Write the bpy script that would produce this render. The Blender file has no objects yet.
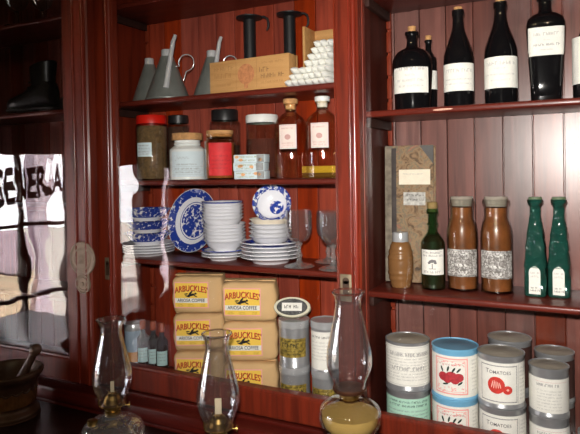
import bpy, bmesh, math, random
from mathutils import Vector, Matrix
S = bpy.context.scene
COL = S.collection
PI = math.pi
R = random.Random(7)

# ------------------------------------------------------------------ helpers
def lin(*c):
    return tuple(((v/255)/12.92 if v/255 <= .04045 else ((v/255+.055)/1.055)**2.4) for v in c) + (1.0,)

class MB:
    """collects shapes into one mesh"""
    def __init__(s): s.bm = bmesh.new()
    def box(s, x0, x1, y0, y1, z0, z1, bev=0.0, seg=2, M=None):
        r = bmesh.ops.create_cube(s.bm, size=1)
        vs = r['verts']
        for v in vs:
            v.co = Vector(((x0+x1)/2+v.co.x*(x1-x0), (y0+y1)/2+v.co.y*(y1-y0), (z0+z1)/2+v.co.z*(z1-z0)))
        if bev > 0:
            es = list({e for v in vs for e in v.link_edges})
            rr = bmesh.ops.bevel(s.bm, geom=es, offset=bev, segments=seg, affect='EDGES', profile=.5)
            vs = list({v for f in rr['faces'] for v in f.verts} | {v for v in vs if v.is_valid})
        if M is not None:
            for v in vs: v.co = M @ v.co
        return s
    def lathe(s, prof, n=40, M=None, sx=1.0, sy=1.0, rmod=None, close=True):
        """prof: list of (r, z); ends at r=0 are closed to a point"""
        rings = []
        for r, z in prof:
            if r < 1e-6:
                rings.append([s.bm.verts.new((0, 0, z))])
            else:
                ring = []
                for i in range(n):
                    a = 2*PI*i/n
                    k = rmod(a, z) if rmod else 1.0
                    ring.append(s.bm.verts.new((r*k*math.cos(a)*sx, r*k*math.sin(a)*sy, z)))
                rings.append(ring)
        for A, B in zip(rings, rings[1:]):
            if len(A) == 1 and len(B) == 1: continue
            for i in range(n):
                j = (i+1) % n
                if len(A) == 1: s.bm.faces.new((A[0], B[j], B[i]))
                elif len(B) == 1: s.bm.faces.new((A[i], A[j], B[0]))
                else: s.bm.faces.new((A[i], A[j], B[j], B[i]))
        if M is not None:
            for ring in rings:
                for v in ring: v.co = M @ v.co
        return s
    def tube(s, pts, rad, n=10, caps=True):
        pts = [Vector(p) for p in pts]
        rads = rad if isinstance(rad, (list, tuple)) else [rad]*len(pts)
        rings = []; up = None
        for i, p in enumerate(pts):
            t = (pts[min(i+1, len(pts)-1)] - pts[max(i-1, 0)]).normalized()
            if up is None:
                up = Vector((0, 0, 1)) if abs(t.z) < .9 else Vector((1, 0, 0))
            a = t.cross(up).normalized(); b = a.cross(t).normalized(); up = b
            rings.append([s.bm.verts.new(p + rads[i]*(a*math.cos(2*PI*k/n) + b*math.sin(2*PI*k/n))) for k in range(n)])
        for A, B in zip(rings, rings[1:]):
            for k in range(n):
                s.bm.faces.new((A[k], A[(k+1) % n], B[(k+1) % n], B[k]))
        if caps:
            s.bm.faces.new(rings[0][::-1]); s.bm.faces.new(rings[-1])
        return s
    def loft(s, rings, caps=True):
        rr = [[s.bm.verts.new(p) for p in ring] for ring in rings]
        n = len(rr[0])
        for A, B in zip(rr, rr[1:]):
            for k in range(n):
                s.bm.faces.new((A[k], A[(k+1) % n], B[(k+1) % n], B[k]))
        if caps:
            s.bm.faces.new(rr[0][::-1]); s.bm.faces.new(rr[-1])
        return s
    # flat drawing mapped on a surface by f(u, v) -> Vector
    def rect(s, u0, u1, v0, v1, f, nu=8, nv=1):
        g = [[s.bm.verts.new(f(u0+(u1-u0)*i/nu, v0+(v1-v0)*j/nv)) for i in range(nu+1)] for j in range(nv+1)]
        for j in range(nv):
            for i in range(nu):
                s.bm.faces.new((g[j][i], g[j][i+1], g[j+1][i+1], g[j+1][i]))
        return s
    def disc(s, cu, cv, ru, rv, f, rings=4, n=20, rot=0.0):
        c = s.bm.verts.new(f(cu, cv)); prev = None
        for k in range(1, rings+1):
            ring = []
            for i in range(n):
                a = 2*PI*i/n; x = ru*math.cos(a)*k/rings; y = rv*math.sin(a)*k/rings
                ring.append(s.bm.verts.new(f(cu+x*math.cos(rot)-y*math.sin(rot), cv+x*math.sin(rot)+y*math.cos(rot))))
            for i in range(n):
                j = (i+1) % n
                if prev is None: s.bm.faces.new((c, ring[i], ring[j]))
                else: s.bm.faces.new((prev[i], ring[i], ring[j], prev[j]))
            prev = ring
        return s
    def text(s, body, size, f, cu=0, cv=0, bold=0.0, sx=1.0):
        V, F = text_geo(body, bold)
        vs = [s.bm.verts.new(f(cu+x*size*sx, cv+y*size)) for x, y in V]
        for fc in F:
            try: s.bm.faces.new([vs[i] for i in fc])
            except ValueError: pass
        return s
    def print_rows(s, u0, u1, rows, h, f, rnd, fill=.8):
        """rows of small illegible print strokes"""
        for v in rows:
            u = u0 + (1-fill)*(u1-u0)*rnd.random()*.5
            end = u1 - (1-fill)*(u1-u0)*rnd.random()
            while u < end:
                for _ in range(rnd.randint(2, 7)):
                    if u > end: break
                    w = h*rnd.uniform(.45, .75); t = h*.16; k = rnd.random()
                    s.rect(u, u+t, v, v+h, f, 1)
                    if k < .6: s.rect(u+w-t, u+w, v, v+h*(.6 if k < .3 else 1), f, 1)
                    if k > .25: s.rect(u, u+w, v+h*(.45 if k < .7 else .85), v+h*(.45 if k < .7 else .85)+t, f, 1)
                    u += w + h*.22
                u += h*.6
        return s
    def build(s, name, mat, parent=None, smooth=True, angle=40, loc=None, rz=None):
        me = bpy.data.meshes.new(name)
        bmesh.ops.recalc_face_normals(s.bm, faces=[f for f in s.bm.faces])
        s.bm.to_mesh(me); s.bm.free()
        if isinstance(mat, (list, tuple)):
            for m in mat: me.materials.append(m)
        else: me.materials.append(mat)
        if smooth:
            for p in me.polygons: p.use_smooth = True
            try: me.set_sharp_from_angle(angle=math.radians(angle))
            except Exception: pass
        o = bpy.data.objects.new(name, me); COL.objects.link(o)
        if parent is not None: o.parent = parent
        if loc is not None: o.location = loc
        if rz is not None: o.rotation_euler.z = rz
        return o

_tc = {}
def text_geo(body, bold=0.0):
    key = (body, bold)
    if key in _tc: return _tc[key]
    c = bpy.data.curves.new('lettering', 'FONT'); c.body = body; c.align_x = 'CENTER'; c.align_y = 'CENTER'
    c.size = 1.0; c.offset = bold; c.resolution_u = 3
    o = bpy.data.objects.new('lettering', c); COL.objects.link(o)
    dg = bpy.context.evaluated_depsgraph_get(); dg.update()
    me = bpy.data.meshes.new_from_object(o.evaluated_get(dg))
    V = [(v.co.x, v.co.y) for v in me.vertices]; F = [list(p.vertices) for p in me.polygons]
    bpy.data.objects.remove(o); bpy.data.curves.remove(c); bpy.data.meshes.remove(me)
    _tc[key] = (V, F)
    return V, F

def cyl(r):                       # wrap on a cylinder; u=0 faces local -Y
    return lambda u, v: Vector((r*math.sin(u/r), -r*math.cos(u/r), v))
def flat(y):                      # plane facing local -Y
    return lambda u, v: Vector((u, y, v))

def thing(name, label, cat, loc=(0, 0, 0), rz=0.0, group=None):
    o = bpy.data.objects.new(name, None); COL.objects.link(o)
    o.empty_display_size = .02
    o.location = loc; o.rotation_euler = (0, 0, rz)
    o['label'] = label; o['category'] = cat
    if group: o['group'] = group
    return o
def tag(o, label, cat, group=None):
    o['label'] = label; o['category'] = cat
    if group: o['group'] = group
    return o
def struct(o):
    o['kind'] = 'structure'; return o
def kids(o): return [c for c in o.children]
def dup(src, loc, rz, label, group=None, scale=None):
    r = src.copy(); COL.objects.link(r); r.location = loc; r.rotation_euler = (src.rotation_euler.x, src.rotation_euler.y, rz)
    r['label'] = label
    if group: r['group'] = group
    if scale: r.scale = scale
    for ch in kids(src):
        c = ch.copy(); COL.objects.link(c); c.parent = r
        for g in kids(ch):
            d = g.copy(); COL.objects.link(d); d.parent = c
    return r
def face_cam(x, y, off=0.0):      # yaw that turns local -Y to where a customer stands
    return math.atan2(-x, 1.28+y) + math.radians(off)

# ------------------------------------------------------------------ materials
def newmat(name):
    m = bpy.data.materials.new(name); m.use_nodes = True
    nt = m.node_tree; nt.nodes.clear()
    out = nt.nodes.new('ShaderNodeOutputMaterial')
    return m, nt, out
def N(nt, t, **kw):
    n = nt.nodes.new(t)
    for k, v in kw.items():
        if k.startswith('i_'):
            key = k[2:]
            n.inputs[int(key) if key.isdigit() else key.replace('_', ' ')].default_value = v
        else: setattr(n, k, v)
    return n
def ramp(nt, stops, interp='LINEAR'):
    n = nt.nodes.new('ShaderNodeValToRGB'); n.color_ramp.interpolation = interp
    e = n.color_ramp.elements
    e[0].position, e[0].color = stops[0]; e[1].position, e[1].color = stops[-1]
    for p, c in stops[1:-1]:
        x = e.new(p); x.color = c
    return n
def plain(name, col, rough=.5, metal=0.0, spec=.5, noise=0.0, nscale=30.0, coat=0.0, bump=0.0, bscale=60.0, subsurf=0.0):
    m, nt, out = newmat(name)
    b = N(nt, 'ShaderNodeBsdfPrincipled', i_Roughness=rough, i_Metallic=metal)
    b.inputs['Specular IOR Level'].default_value = spec
    b.inputs['Coat Weight'].default_value = coat
    b.inputs['Base Color'].default_value = col
    tc = N(nt, 'ShaderNodeTexCoord')
    if noise > 0:
        nz = N(nt, 'ShaderNodeTexNoise', i_Scale=nscale, i_Detail=4.0)
        nt.links.new(tc.outputs['Object'], nz.inputs['Vector'])
        k = 1-noise
        rp = ramp(nt, [(.3, (col[0]*k, col[1]*k, col[2]*k, 1)), (.7, tuple(min(1, c*(1+noise*.5)) for c in col[:3])+(1,))])
        nt.links.new(nz.outputs['Fac'], rp.inputs['Fac']); nt.links.new(rp.outputs['Color'], b.inputs['Base Color'])
    if bump > 0:
        nb = N(nt, 'ShaderNodeTexNoise', i_Scale=bscale, i_Detail=3.0)
        nt.links.new(tc.outputs['Object'], nb.inputs['Vector'])
        bp = N(nt, 'ShaderNodeBump', i_Strength=bump, i_Distance=.002)
        nt.links.new(nb.outputs['Fac'], bp.inputs['Height']); nt.links.new(bp.outputs['Normal'], b.inputs['Normal'])
    nt.links.new(b.outputs['BSDF'], out.inputs['Surface'])
    return m
def wood(name, c1, c2, rough=.35, axis='z', boards=None, coat=.25, grain=1.0, tint=.35, spec=.4, hue=.12):
    """varnished timber; boards=(pitch, offset) gives each board along X its own tone"""
    m, nt, out = newmat(name); L = nt.links.new
    b = N(nt, 'ShaderNodeBsdfPrincipled', i_Roughness=rough)
    b.inputs['Coat Weight'].default_value = coat; b.inputs['Coat Roughness'].default_value = .18
    b.inputs['Specular IOR Level'].default_value = spec
    tc = N(nt, 'ShaderNodeTexCoord'); mp = N(nt, 'ShaderNodeMapping')
    st = {'z': (34, 34, 2.2), 'x': (2.2, 34, 34), 'y': (34, 2.2, 34)}[axis]
    mp.inputs['Scale'].default_value = st
    L(tc.outputs['Object'], mp.inputs['Vector'])
    nz = N(nt, 'ShaderNodeTexNoise', i_Scale=1.6*grain, i_Detail=6.0, i_Roughness=.6, i_Distortion=.4)
    L(mp.outputs['Vector'], nz.inputs['Vector'])
    rp = ramp(nt, [(.28, c1), (.72, c2)]); L(nz.outputs['Fac'], rp.inputs['Fac'])
    colr = rp.outputs['Color']
    if boards:
        sep = N(nt, 'ShaderNodeSeparateXYZ'); L(tc.outputs['Object'], sep.inputs['Vector'])
        a = N(nt, 'ShaderNodeMath', operation='SUBTRACT'); a.inputs[1].default_value = boards[1]; L(sep.outputs['X'], a.inputs[0])
        d = N(nt, 'ShaderNodeMath', operation='DIVIDE'); d.inputs[1].default_value = boards[0]; L(a.outputs[0], d.inputs[0])
        fl = N(nt, 'ShaderNodeMath', operation='FLOOR'); L(d.outputs[0], fl.inputs[0])
        wn = N(nt, 'ShaderNodeTexWhiteNoise', noise_dimensions='1D'); L(fl.outputs[0], wn.inputs['W'])
        mr = N(nt, 'ShaderNodeMapRange'); mr.inputs['To Min'].default_value = 1-tint; mr.inputs['To Max'].default_value = 1+tint
        L(wn.outputs['Value'], mr.inputs['Value'])
        hs = N(nt, 'ShaderNodeHueSaturation'); L(mr.outputs['Result'], hs.inputs['Value']); L(colr, hs.inputs['Color'])
        wa = N(nt, 'ShaderNodeMath', operation='ADD'); wa.inputs[1].default_value = 37.3; L(fl.outputs[0], wa.inputs[0])
        w2 = N(nt, 'ShaderNodeTexWhiteNoise', noise_dimensions='1D'); L(wa.outputs[0], w2.inputs['W'])
        m2 = N(nt, 'ShaderNodeMapRange'); m2.inputs['To Min'].default_value = 1-hue; m2.inputs['To Max'].default_value = 1+hue*.5
        L(w2.outputs['Value'], m2.inputs['Value']); L(m2.outputs['Result'], hs.inputs['Saturation'])
        colr = hs.outputs['Color']
    L(colr, b.inputs['Base Color'])
    bp = N(nt, 'ShaderNodeBump', i_Strength=.12, i_Distance=.001)
    L(nz.outputs['Fac'], bp.inputs['Height']); L(bp.outputs['Normal'], b.inputs['Normal'])
    L(b.outputs['BSDF'], out.inputs['Surface'])
    return m
def thin_glass(name, tint=(1, 1, 1, 1), f0=.045, wavy=0.0, wscale=6.0, rough=0.0, lit_haze=0.0, edge=1.0, power=5.0, dist=.02):
    """clear sheet or blown wall: see-through with an angle-dependent mirror share"""
    m, nt, out = newmat(name); L = nt.links.new
    tr = N(nt, 'ShaderNodeBsdfTransparent'); tr.inputs['Color'].default_value = tint
    gl = N(nt, 'ShaderNodeBsdfGlossy'); gl.inputs['Roughness'].default_value = rough
    gl.inputs['Color'].default_value = (1, 1, 1, 1)
    geo = N(nt, 'ShaderNodeNewGeometry')
    nrm = geo.outputs['Normal']
    if wavy > 0:
        tc = N(nt, 'ShaderNodeTexCoord')
        nz = N(nt, 'ShaderNodeTexNoise', i_Scale=wscale, i_Detail=1.0)
        L(tc.outputs['Object'], nz.inputs['Vector'])
        bp = N(nt, 'ShaderNodeBump', i_Strength=wavy, i_Distance=dist)
        L(nz.outputs['Fac'], bp.inputs['Height']); L(bp.outputs['Normal'], gl.inputs['Normal'])
    dt = N(nt, 'ShaderNodeVectorMath', operation='DOT_PRODUCT'); L(geo.outputs['Incoming'], dt.inputs[0]); L(nrm, dt.inputs[1])
    ab = N(nt, 'ShaderNodeMath', operation='ABSOLUTE'); L(dt.outputs['Value'], ab.inputs[0])
    om = N(nt, 'ShaderNodeMath', operation='SUBTRACT'); om.inputs[0].default_value = 1; L(ab.outputs[0], om.inputs[1])
    pw = N(nt, 'ShaderNodeMath', operation='POWER'); pw.inputs[1].default_value = power; L(om.outputs[0], pw.inputs[0])
    ma = N(nt, 'ShaderNodeMath', operation='MULTIPLY_ADD', use_clamp=True); ma.inputs[1].default_value = edge*(1-f0); ma.inputs[2].default_value = f0
    L(pw.outputs[0], ma.inputs[0])
    mx = N(nt, 'ShaderNodeMixShader'); L(ma.outputs[0], mx.inputs['Fac']); L(tr.outputs[0], mx.inputs[1]); L(gl.outputs[0], mx.inputs[2])
    last = mx
    if lit_haze > 0:  # pale diffuse share imitates highlights caught in the glass
        df = N(nt, 'ShaderNodeBsdfDiffuse'); df.inputs['Color'].default_value = (.8, .78, .76, 1)
        m2 = N(nt, 'ShaderNodeMixShader'); m2.inputs['Fac'].default_value = lit_haze
        L(mx.outputs[0], m2.inputs[1]); L(df.outputs[0], m2.inputs[2]); last = m2
    L(last.outputs[0], out.inputs['Surface'])
    return m
def solid_glass(name, col=(1, 1, 1, 1), rough=0.0, ior=1.47, bump=0.0, bscale=60):
    m, nt, out = newmat(name); L = nt.links.new
    b = N(nt, 'ShaderNodeBsdfPrincipled', i_Roughness=rough, i_IOR=ior)
    b.inputs['Base Color'].default_value = col; b.inputs['Transmission Weight'].default_value = 1.0
    if bump > 0:
        tc = N(nt, 'ShaderNodeTexCoord'); nz = N(nt, 'ShaderNodeTexVoronoi', i_Scale=bscale)
        L(tc.outputs['Object'], nz.inputs['Vector'])
        bp = N(nt, 'ShaderNodeBump', i_Strength=bump, i_Distance=.003)
        L(nz.outputs['Distance'], bp.inputs['Height']); L(bp.outputs['Normal'], b.inputs['Normal'])
    L(b.outputs['BSDF'], out.inputs['Surface'])
    return m
def china(name, radius, bands, rough=.12, scale=70.0, white=(232, 232, 236), blue=(38, 62, 150), medal=None):
    """glazed white ware with blue transfer print; bands = [(r0, r1, density)] as shares of the radius,
    medal = (cx, cy, r, density) an off-centre printed motif"""
    m, nt, out = newmat(name); L = nt.links.new
    b = N(nt, 'ShaderNodeBsdfPrincipled', i_Roughness=rough)
    b.inputs['Coat Weight'].default_value = .4; b.inputs['Coat Roughness'].default_value = .05
    tc = N(nt, 'ShaderNodeTexCoord'); sep = N(nt, 'ShaderNodeSeparateXYZ'); L(tc.outputs['Object'], sep.inputs[0])
    cmb = N(nt, 'ShaderNodeCombineXYZ'); L(sep.outputs['X'], cmb.inputs['X']); L(sep.outputs['Y'], cmb.inputs['Y'])
    def dist(cx, cy):
        s_ = N(nt, 'ShaderNodeVectorMath', operation='DISTANCE'); L(cmb.outputs[0], s_.inputs[0]); s_.inputs[1].default_value = (cx, cy, 0)
        d = N(nt, 'ShaderNodeMath', operation='DIVIDE'); d.inputs[1].default_value = radius; L(s_.outputs['Value'], d.inputs[0]); return d.outputs[0]
    nz = N(nt, 'ShaderNodeTexNoise', i_Scale=scale, i_Detail=3.0, i_Roughness=.7); L(tc.outputs['Object'], nz.inputs['Vector'])
    vo = N(nt, 'ShaderNodeTexVoronoi', i_Scale=scale*1.2); L(tc.outputs['Object'], vo.inputs['Vector'])
    mxn = N(nt, 'ShaderNodeMath', operation='MULTIPLY_ADD'); L(vo.outputs['Distance'], mxn.inputs[0]); mxn.inputs[1].default_value = .35; L(nz.outputs['Fac'], mxn.inputs[2])
    acc = None
    def add(dsock, r0, r1, dens):
        nonlocal acc
        g = N(nt, 'ShaderNodeMath', operation='GREATER_THAN'); L(dsock, g.inputs[0]); g.inputs[1].default_value = r0
        l = N(nt, 'ShaderNodeMath', operation='LESS_THAN'); L(dsock, l.inputs[0]); l.inputs[1].default_value = r1
        t = N(nt, 'ShaderNodeMath', operation='LESS_THAN'); L(mxn.outputs[0], t.inputs[0]); t.inputs[1].default_value = dens
        p = N(nt, 'ShaderNodeMath', operation='MULTIPLY'); L(g.outputs[0], p.inputs[0]); L(l.outputs[0], p.inputs[1])
        q = N(nt, 'ShaderNodeMath', operation='MULTIPLY'); L(p.outputs[0], q.inputs[0]); L(t.outputs[0], q.inputs[1])
        if acc is None: acc = q.outputs[0]
        else:
            a = N(nt, 'ShaderNodeMath', operation='MAXIMUM'); L(acc, a.inputs[0]); L(q.outputs[0], a.inputs[1]); acc = a.outputs[0]
    d0 = dist(0, 0)
    for r0, r1, dn in bands: add(d0, r0, r1, dn)
    if medal: add(dist(medal[0], medal[1]), -1, medal[2], medal[3])
    mix = N(nt, 'ShaderNodeMix', data_type='RGBA'); mix.inputs['A'].default_value = lin(*white); mix.inputs['B'].default_value = lin(*blue)
    if acc is not None: L(acc, mix.inputs['Factor'])
    else: mix.inputs['Factor'].default_value = 0
    L(mix.outputs['Result'], b.inputs['Base Color']); L(b.outputs['BSDF'], out.inputs['Surface'])
    return m

M = {}
M['wood'] = wood('varnished red timber', lin(76, 23, 12), lin(126, 43, 22), rough=.40, coat=.12, spec=.3)
M['wood_x'] = wood('varnished red rail timber', lin(62, 16, 11), lin(98, 27, 18), rough=.40, axis='x', coat=.12, spec=.3)
M['wood_shaded'] = wood('varnished red timber in shade', lin(50, 19, 13), lin(76, 28, 19), rough=.5, axis='z', coat=.03, spec=.2)  # darker copy of the timber, side-wall shade put into its colour
M['shelf'] = wood('varnished shelf board', lin(74, 24, 16), lin(108, 38, 26), rough=.38, axis='x', coat=.12, spec=.3)
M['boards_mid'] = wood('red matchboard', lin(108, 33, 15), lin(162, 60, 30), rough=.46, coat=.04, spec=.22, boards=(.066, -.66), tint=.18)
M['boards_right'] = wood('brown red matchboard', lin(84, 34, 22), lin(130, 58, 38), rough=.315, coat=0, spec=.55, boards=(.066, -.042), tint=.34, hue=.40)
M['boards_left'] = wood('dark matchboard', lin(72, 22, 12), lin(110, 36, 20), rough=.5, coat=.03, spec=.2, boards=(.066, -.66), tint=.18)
M['notch'] = wood('ratchet strip timber', lin(104, 36, 20), lin(138, 54, 30), rough=.55, coat=0, spec=.2)
M['cleat'] = wood('dark cleat timber', lin(40, 24, 20), lin(58, 34, 28), rough=.6, coat=0, spec=.2)
M['bead'] = wood('glossy red bead moulding', lin(92, 26, 16), lin(130, 42, 24), rough=.26, coat=.4, spec=.5)
M['counter'] = wood('dark counter timber', lin(34, 18, 15), lin(48, 24, 19), rough=.3, axis='x')
M['pine'] = wood('pale box pine', lin(176, 128, 76), lin(206, 160, 104), rough=.6, axis='x', coat=0, spec=.2)
M['pane'] = thin_glass('old window pane', f0=.045, wavy=.12, wscale=7.0, dist=.01)
M['pane_mid'] = thin_glass('rippled door pane', f0=.045, wavy=.11, wscale=8.0, dist=.01)
M['pane_still'] = thin_glass('flat window pane', f0=.045, wavy=.05, wscale=5.0, dist=.01)
M['jar_glass'] = thin_glass('clear jar glass', tint=(.95, .96, .95, 1), f0=.05, edge=.8, power=3.5)
M['chimney'] = thin_glass('lamp chimney glass', tint=(.97, .975, .985, 1), f0=.075, edge=.85, power=2.2, lit_haze=.008)
M['crystal'] = thin_glass('drinking glass wall', tint=(.96, .965, .97, 1), f0=.05, edge=1.0, power=2.4, lit_haze=.014)
M['clear'] = solid_glass('solid clear glass')
M['pressed'] = solid_glass('pressed clear glass', bump=.5, bscale=70)
M['amber_liquid'] = solid_glass('pale lamp oil', col=(.98, .9, .68, 1), ior=1.4)
M['brown_glass'] = thin_glass('brown bottle glass', tint=(.975, .935, .865, 1), f0=.05, edge=.7, power=3.5)
M['paper'] = plain('white label paper', lin(232, 230, 222), .8, spec=.2, noise=.05, nscale=80)
M['paper_cream'] = plain('cream label paper', lin(230, 220, 200), .8, spec=.2, noise=.06, nscale=80)
M['paper_pink'] = plain('pinkish label paper', lin(232, 214, 206), .8, spec=.2, noise=.06)
M['paper_blue'] = plain('bluish label paper', lin(206, 220, 226), .75, spec=.2, noise=.05)
M['ink'] = plain('black printing ink', lin(34, 32, 34), .7, spec=.2)
M['ink_grey'] = plain('faded grey ink', lin(134, 132, 134), .8, spec=.1)
M['ink_light'] = plain('very faded ink', lin(176, 174, 172), .8, spec=.1)
M['tin'] = plain('dull tinplate', lin(164, 165, 168), .28, metal=.5, noise=.18, nscale=24)
M['tin_bright'] = plain('bright tinplate', lin(200, 202, 204), .24, metal=.45, noise=.1, nscale=20)
M['tin_lid'] = plain('weathered can lid', lin(168, 158, 144), .5, metal=.12, noise=.2, nscale=30)
M['zinc'] = plain('grey zinc sheet', lin(136, 140, 135), .30, metal=.35, noise=.25, nscale=14)
M['black_iron'] = plain('black iron', lin(22, 22, 24), .5, spec=.4)
M['cork'] = plain('cork', lin(196, 148, 98), .85, spec=.15, noise=.3, nscale=90)
M['brass'] = plain('aged brass', lin(166, 134, 76), .34, metal=1.0, noise=.18, nscale=30)
M['brass_dull'] = plain('tarnished brass', lin(134, 120, 98), .5, metal=.6, noise=.22, nscale=40)
M['bottle_black'] = plain('near black bottle glass', lin(13, 13, 15), .07, spec=.5, coat=.3)
M['wax'] = plain('white candle wax', lin(238, 238, 232), .4, spec=.4)
M['white_cap'] = plain('white enamel cap', lin(228, 228, 224), .35)
M['black_cap'] = plain('black painted cap', lin(28, 26, 27), .4)
M['red_cap'] = plain('red lacquered cap', lin(206, 30, 18), .35)
M['kraft'] = plain('brown kraft paper', lin(212, 175, 126), .75, spec=.2, noise=.08, nscale=14, bump=.25, bscale=22)
M['yellow'] = plain('yellow print', lin(240, 200, 84), .7, spec=.2)
M['red_ink'] = plain('red print', lin(206, 70, 46), .7, spec=.2)
M['pink_ink'] = plain('pink print', lin(234, 166, 160), .75, spec=.2)
M['olive_ink'] = plain('olive print', lin(150, 120, 30), .75, spec=.2)
M['leaf_ink'] = plain('dark green print', lin(46, 62, 56), .75, spec=.2)
M['blue_paint'] = plain('sky blue paint', lin(116, 178, 214), .4)
M['blue_lid'] = plain('dull blue painted lid', lin(104, 140, 164), .5, noise=.12)
M['green_label'] = plain('mint green paper', lin(176, 218, 198), .75, spec=.2)
M['white_china'] = china('plain white ware', .06, [])
M['cream_china'] = china('cream ware', .06, [], white=(236, 226, 208))
M['wick'] = plain('cotton wick', lin(226, 206, 170), .9)
M['leather'] = plain('black boot leather', lin(20, 19, 20), .3, coat=.3, bump=.3, bscale=40)
M['mortar'] = plain('dark turned wood', lin(112, 84, 70), .38, noise=.3, nscale=20, coat=.1)
M['mortar_band'] = plain('worn tan band', lin(160, 116, 76), .5, noise=.35, nscale=60)
M['plaster'] = plain('brown painted wall lining', lin(70, 52, 42), .8, noise=.1)
M['floor'] = wood('floor planks', lin(54, 40, 32), lin(72, 54, 42), rough=.55, axis='y', boards=(.12, 0), coat=0)
M['ceiling'] = plain('ceiling paint', lin(84, 70, 60), .9)
M['dark_frame'] = plain('dark window frame paint', lin(46, 34, 30), .5)
M['lilac'] = plain('lilac grey porch paint', lin(214, 198, 212), .8)
M['cut_font'] = thin_glass('cut lamp glass', tint=(.95, .95, .96, 1), f0=.12, wavy=.7, wscale=55.0, dist=.01, lit_haze=.07, edge=.9, power=2.2)
M['crystal_stem'] = thin_glass('goblet stem glass', tint=(.95, .955, .96, 1), f0=.10, edge=1.0, power=2.0, lit_haze=.10)
M['spout'] = plain('polished tin spout', lin(206, 208, 210), .22, metal=.25, spec=.8)
M['letter'] = plain('maroon sign paint', lin(64, 22, 26), .6)
# ------------------------------------------------------------------ room
Z_MU, Z_M2, Z_M3, Z_RU, Z_RL, Z_LU, Z_LL, Z_DK = 1.708, 1.479, 1.254, 1.634, 1.216, 1.993, 1.702, .880
BACK = .19
CT = .85                                            # counter top

def wall_with_holes(name, axis, at, t, u0, u1, z0, z1, holes, mat):
    """solid wall cut by rectangular openings (u0, u1, z0, z1); axis 'x' = wall plane X=at, u runs along Y"""
    us = sorted({u0, u1} | {h[0] for h in holes} | {h[1] for h in holes})
    zs = sorted({z0, z1} | {h[2] for h in holes} | {h[3] for h in holes})
    b = MB()
    for a, c in zip(us, us[1:]):
        run = None
        for d, e in zip(zs, zs[1:]):
            mu, mz = (a+c)/2, (d+e)/2
            if any(h[0] < mu < h[1] and h[2] < mz < h[3] for h in holes): continue
            if axis == 'x': b.box(at-t, at, a, c, d, e)
            else: b.box(a, c, at-t, at, d, e)
    return struct(b.build(name, mat, smooth=False))

W1 = (-1.66, -1.04, .47, 1.675); W2 = (-2.27, -1.90, .42, 1.56); W3 = (-2.66, -2.45, .50, 1.56)
wall_with_holes('wall_left', 'x', -3.0, .12, -5.0, .6, 0, 3.1, [W1, W2, W3], M['plaster'])
wall_with_holes('wall_front', 'y', -4.0, .12, -3.0, 2.6, 0, 3.1, [], M['plaster'])
struct(MB().box(2.6, 2.72, -4.12, .6, 0, 3.1).build('wall_right', M['plaster'], smooth=False))
struct(MB().box(-3.0, 2.6, .30, .42, 0, 3.1).build('wall_back', M['plaster'], smooth=False))
struct(MB().box(-3.2, 2.8, -5.0, .6, -.1, 0).build('floor', M['floor'], smooth=False))
struct(MB().box(-3.2, 2.8, -5.0, .6, 3.1, 3.2).build('ceiling', M['ceiling'], smooth=False))
struct(MB().box(-14, -3.12, -12, 6, -.12, -.02).build('ground', plain('pale dusty street', lin(222, 214, 206), .9, noise=.06, nscale=2), smooth=False))

def window(name, axis, at, hole, vbars, hbars, fw=.045, bw=.022):
    u0, u1, z0, z1 = hole
    fr = MB(); gl = MB()
    def bx(b, a, c, d, e, t0, t1, bev=.003):
        if axis == 'x': b.box(at+t0, at+t1, a, c, d, e, bev)
        else: b.box(a, c, at+t0, at+t1, d, e, bev)
    bx(fr, u0, u0+fw, z0, z1, -.09, -.02); bx(fr, u1-fw, u1, z0, z1, -.09, -.02)
    bx(fr, u0+fw, u1-fw, z0, z0+fw, -.09, -.02); bx(fr, u0+fw, u1-fw, z1-fw, z1, -.09, -.02)
    for v in vbars: bx(fr, v-bw/2, v+bw/2, z0+fw, z1-fw, -.075, -.035)
    for h in hbars: bx(fr, u0+fw, u1-fw, h-bw/2, h+bw/2, -.073, -.037)
    o = struct(fr.build(name, M['dark_frame']))
    bx(gl, u0+fw*.5, u1-fw*.5, z0+fw*.5, z1-fw*.5, -.057, -.053, 0)
    p = gl.build('pane', M['pane_still'], o, smooth=False)
    return o
w1 = window('window_1', 'x', -3.0, W1, [-1.29], [1.195, .755])
window('window_2', 'x', -3.0, W2, [], [.98], .02)
window('window_3', 'x', -3.0, W3, [], [], .02)
# painted shop lettering on the window, to be read from the street
b = MB()
def sign(u, v):
    t = min(1.0, max(0.0, u/.62)); top = 1.535 + .02*t; bot = 1.295 + .115*t
    return Vector((-3.051, -1.085-u, bot + (top-bot)*v))
V, F = text_geo('GENERAL', .035)
x0 = min(x for x, y in V); x1 = max(x for x, y in V); y0 = min(y for x, y in V); y1 = max(y for x, y in V)
vs = [b.bm.verts.new(sign((x-x0)/(x1-x0)*.56, (y-y0)/(y1-y0))) for x, y in V]
for fc in F: b.bm.faces.new([vs[i] for i in fc])
b.build('lettering', M['letter'], w1, smooth=False)
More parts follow.
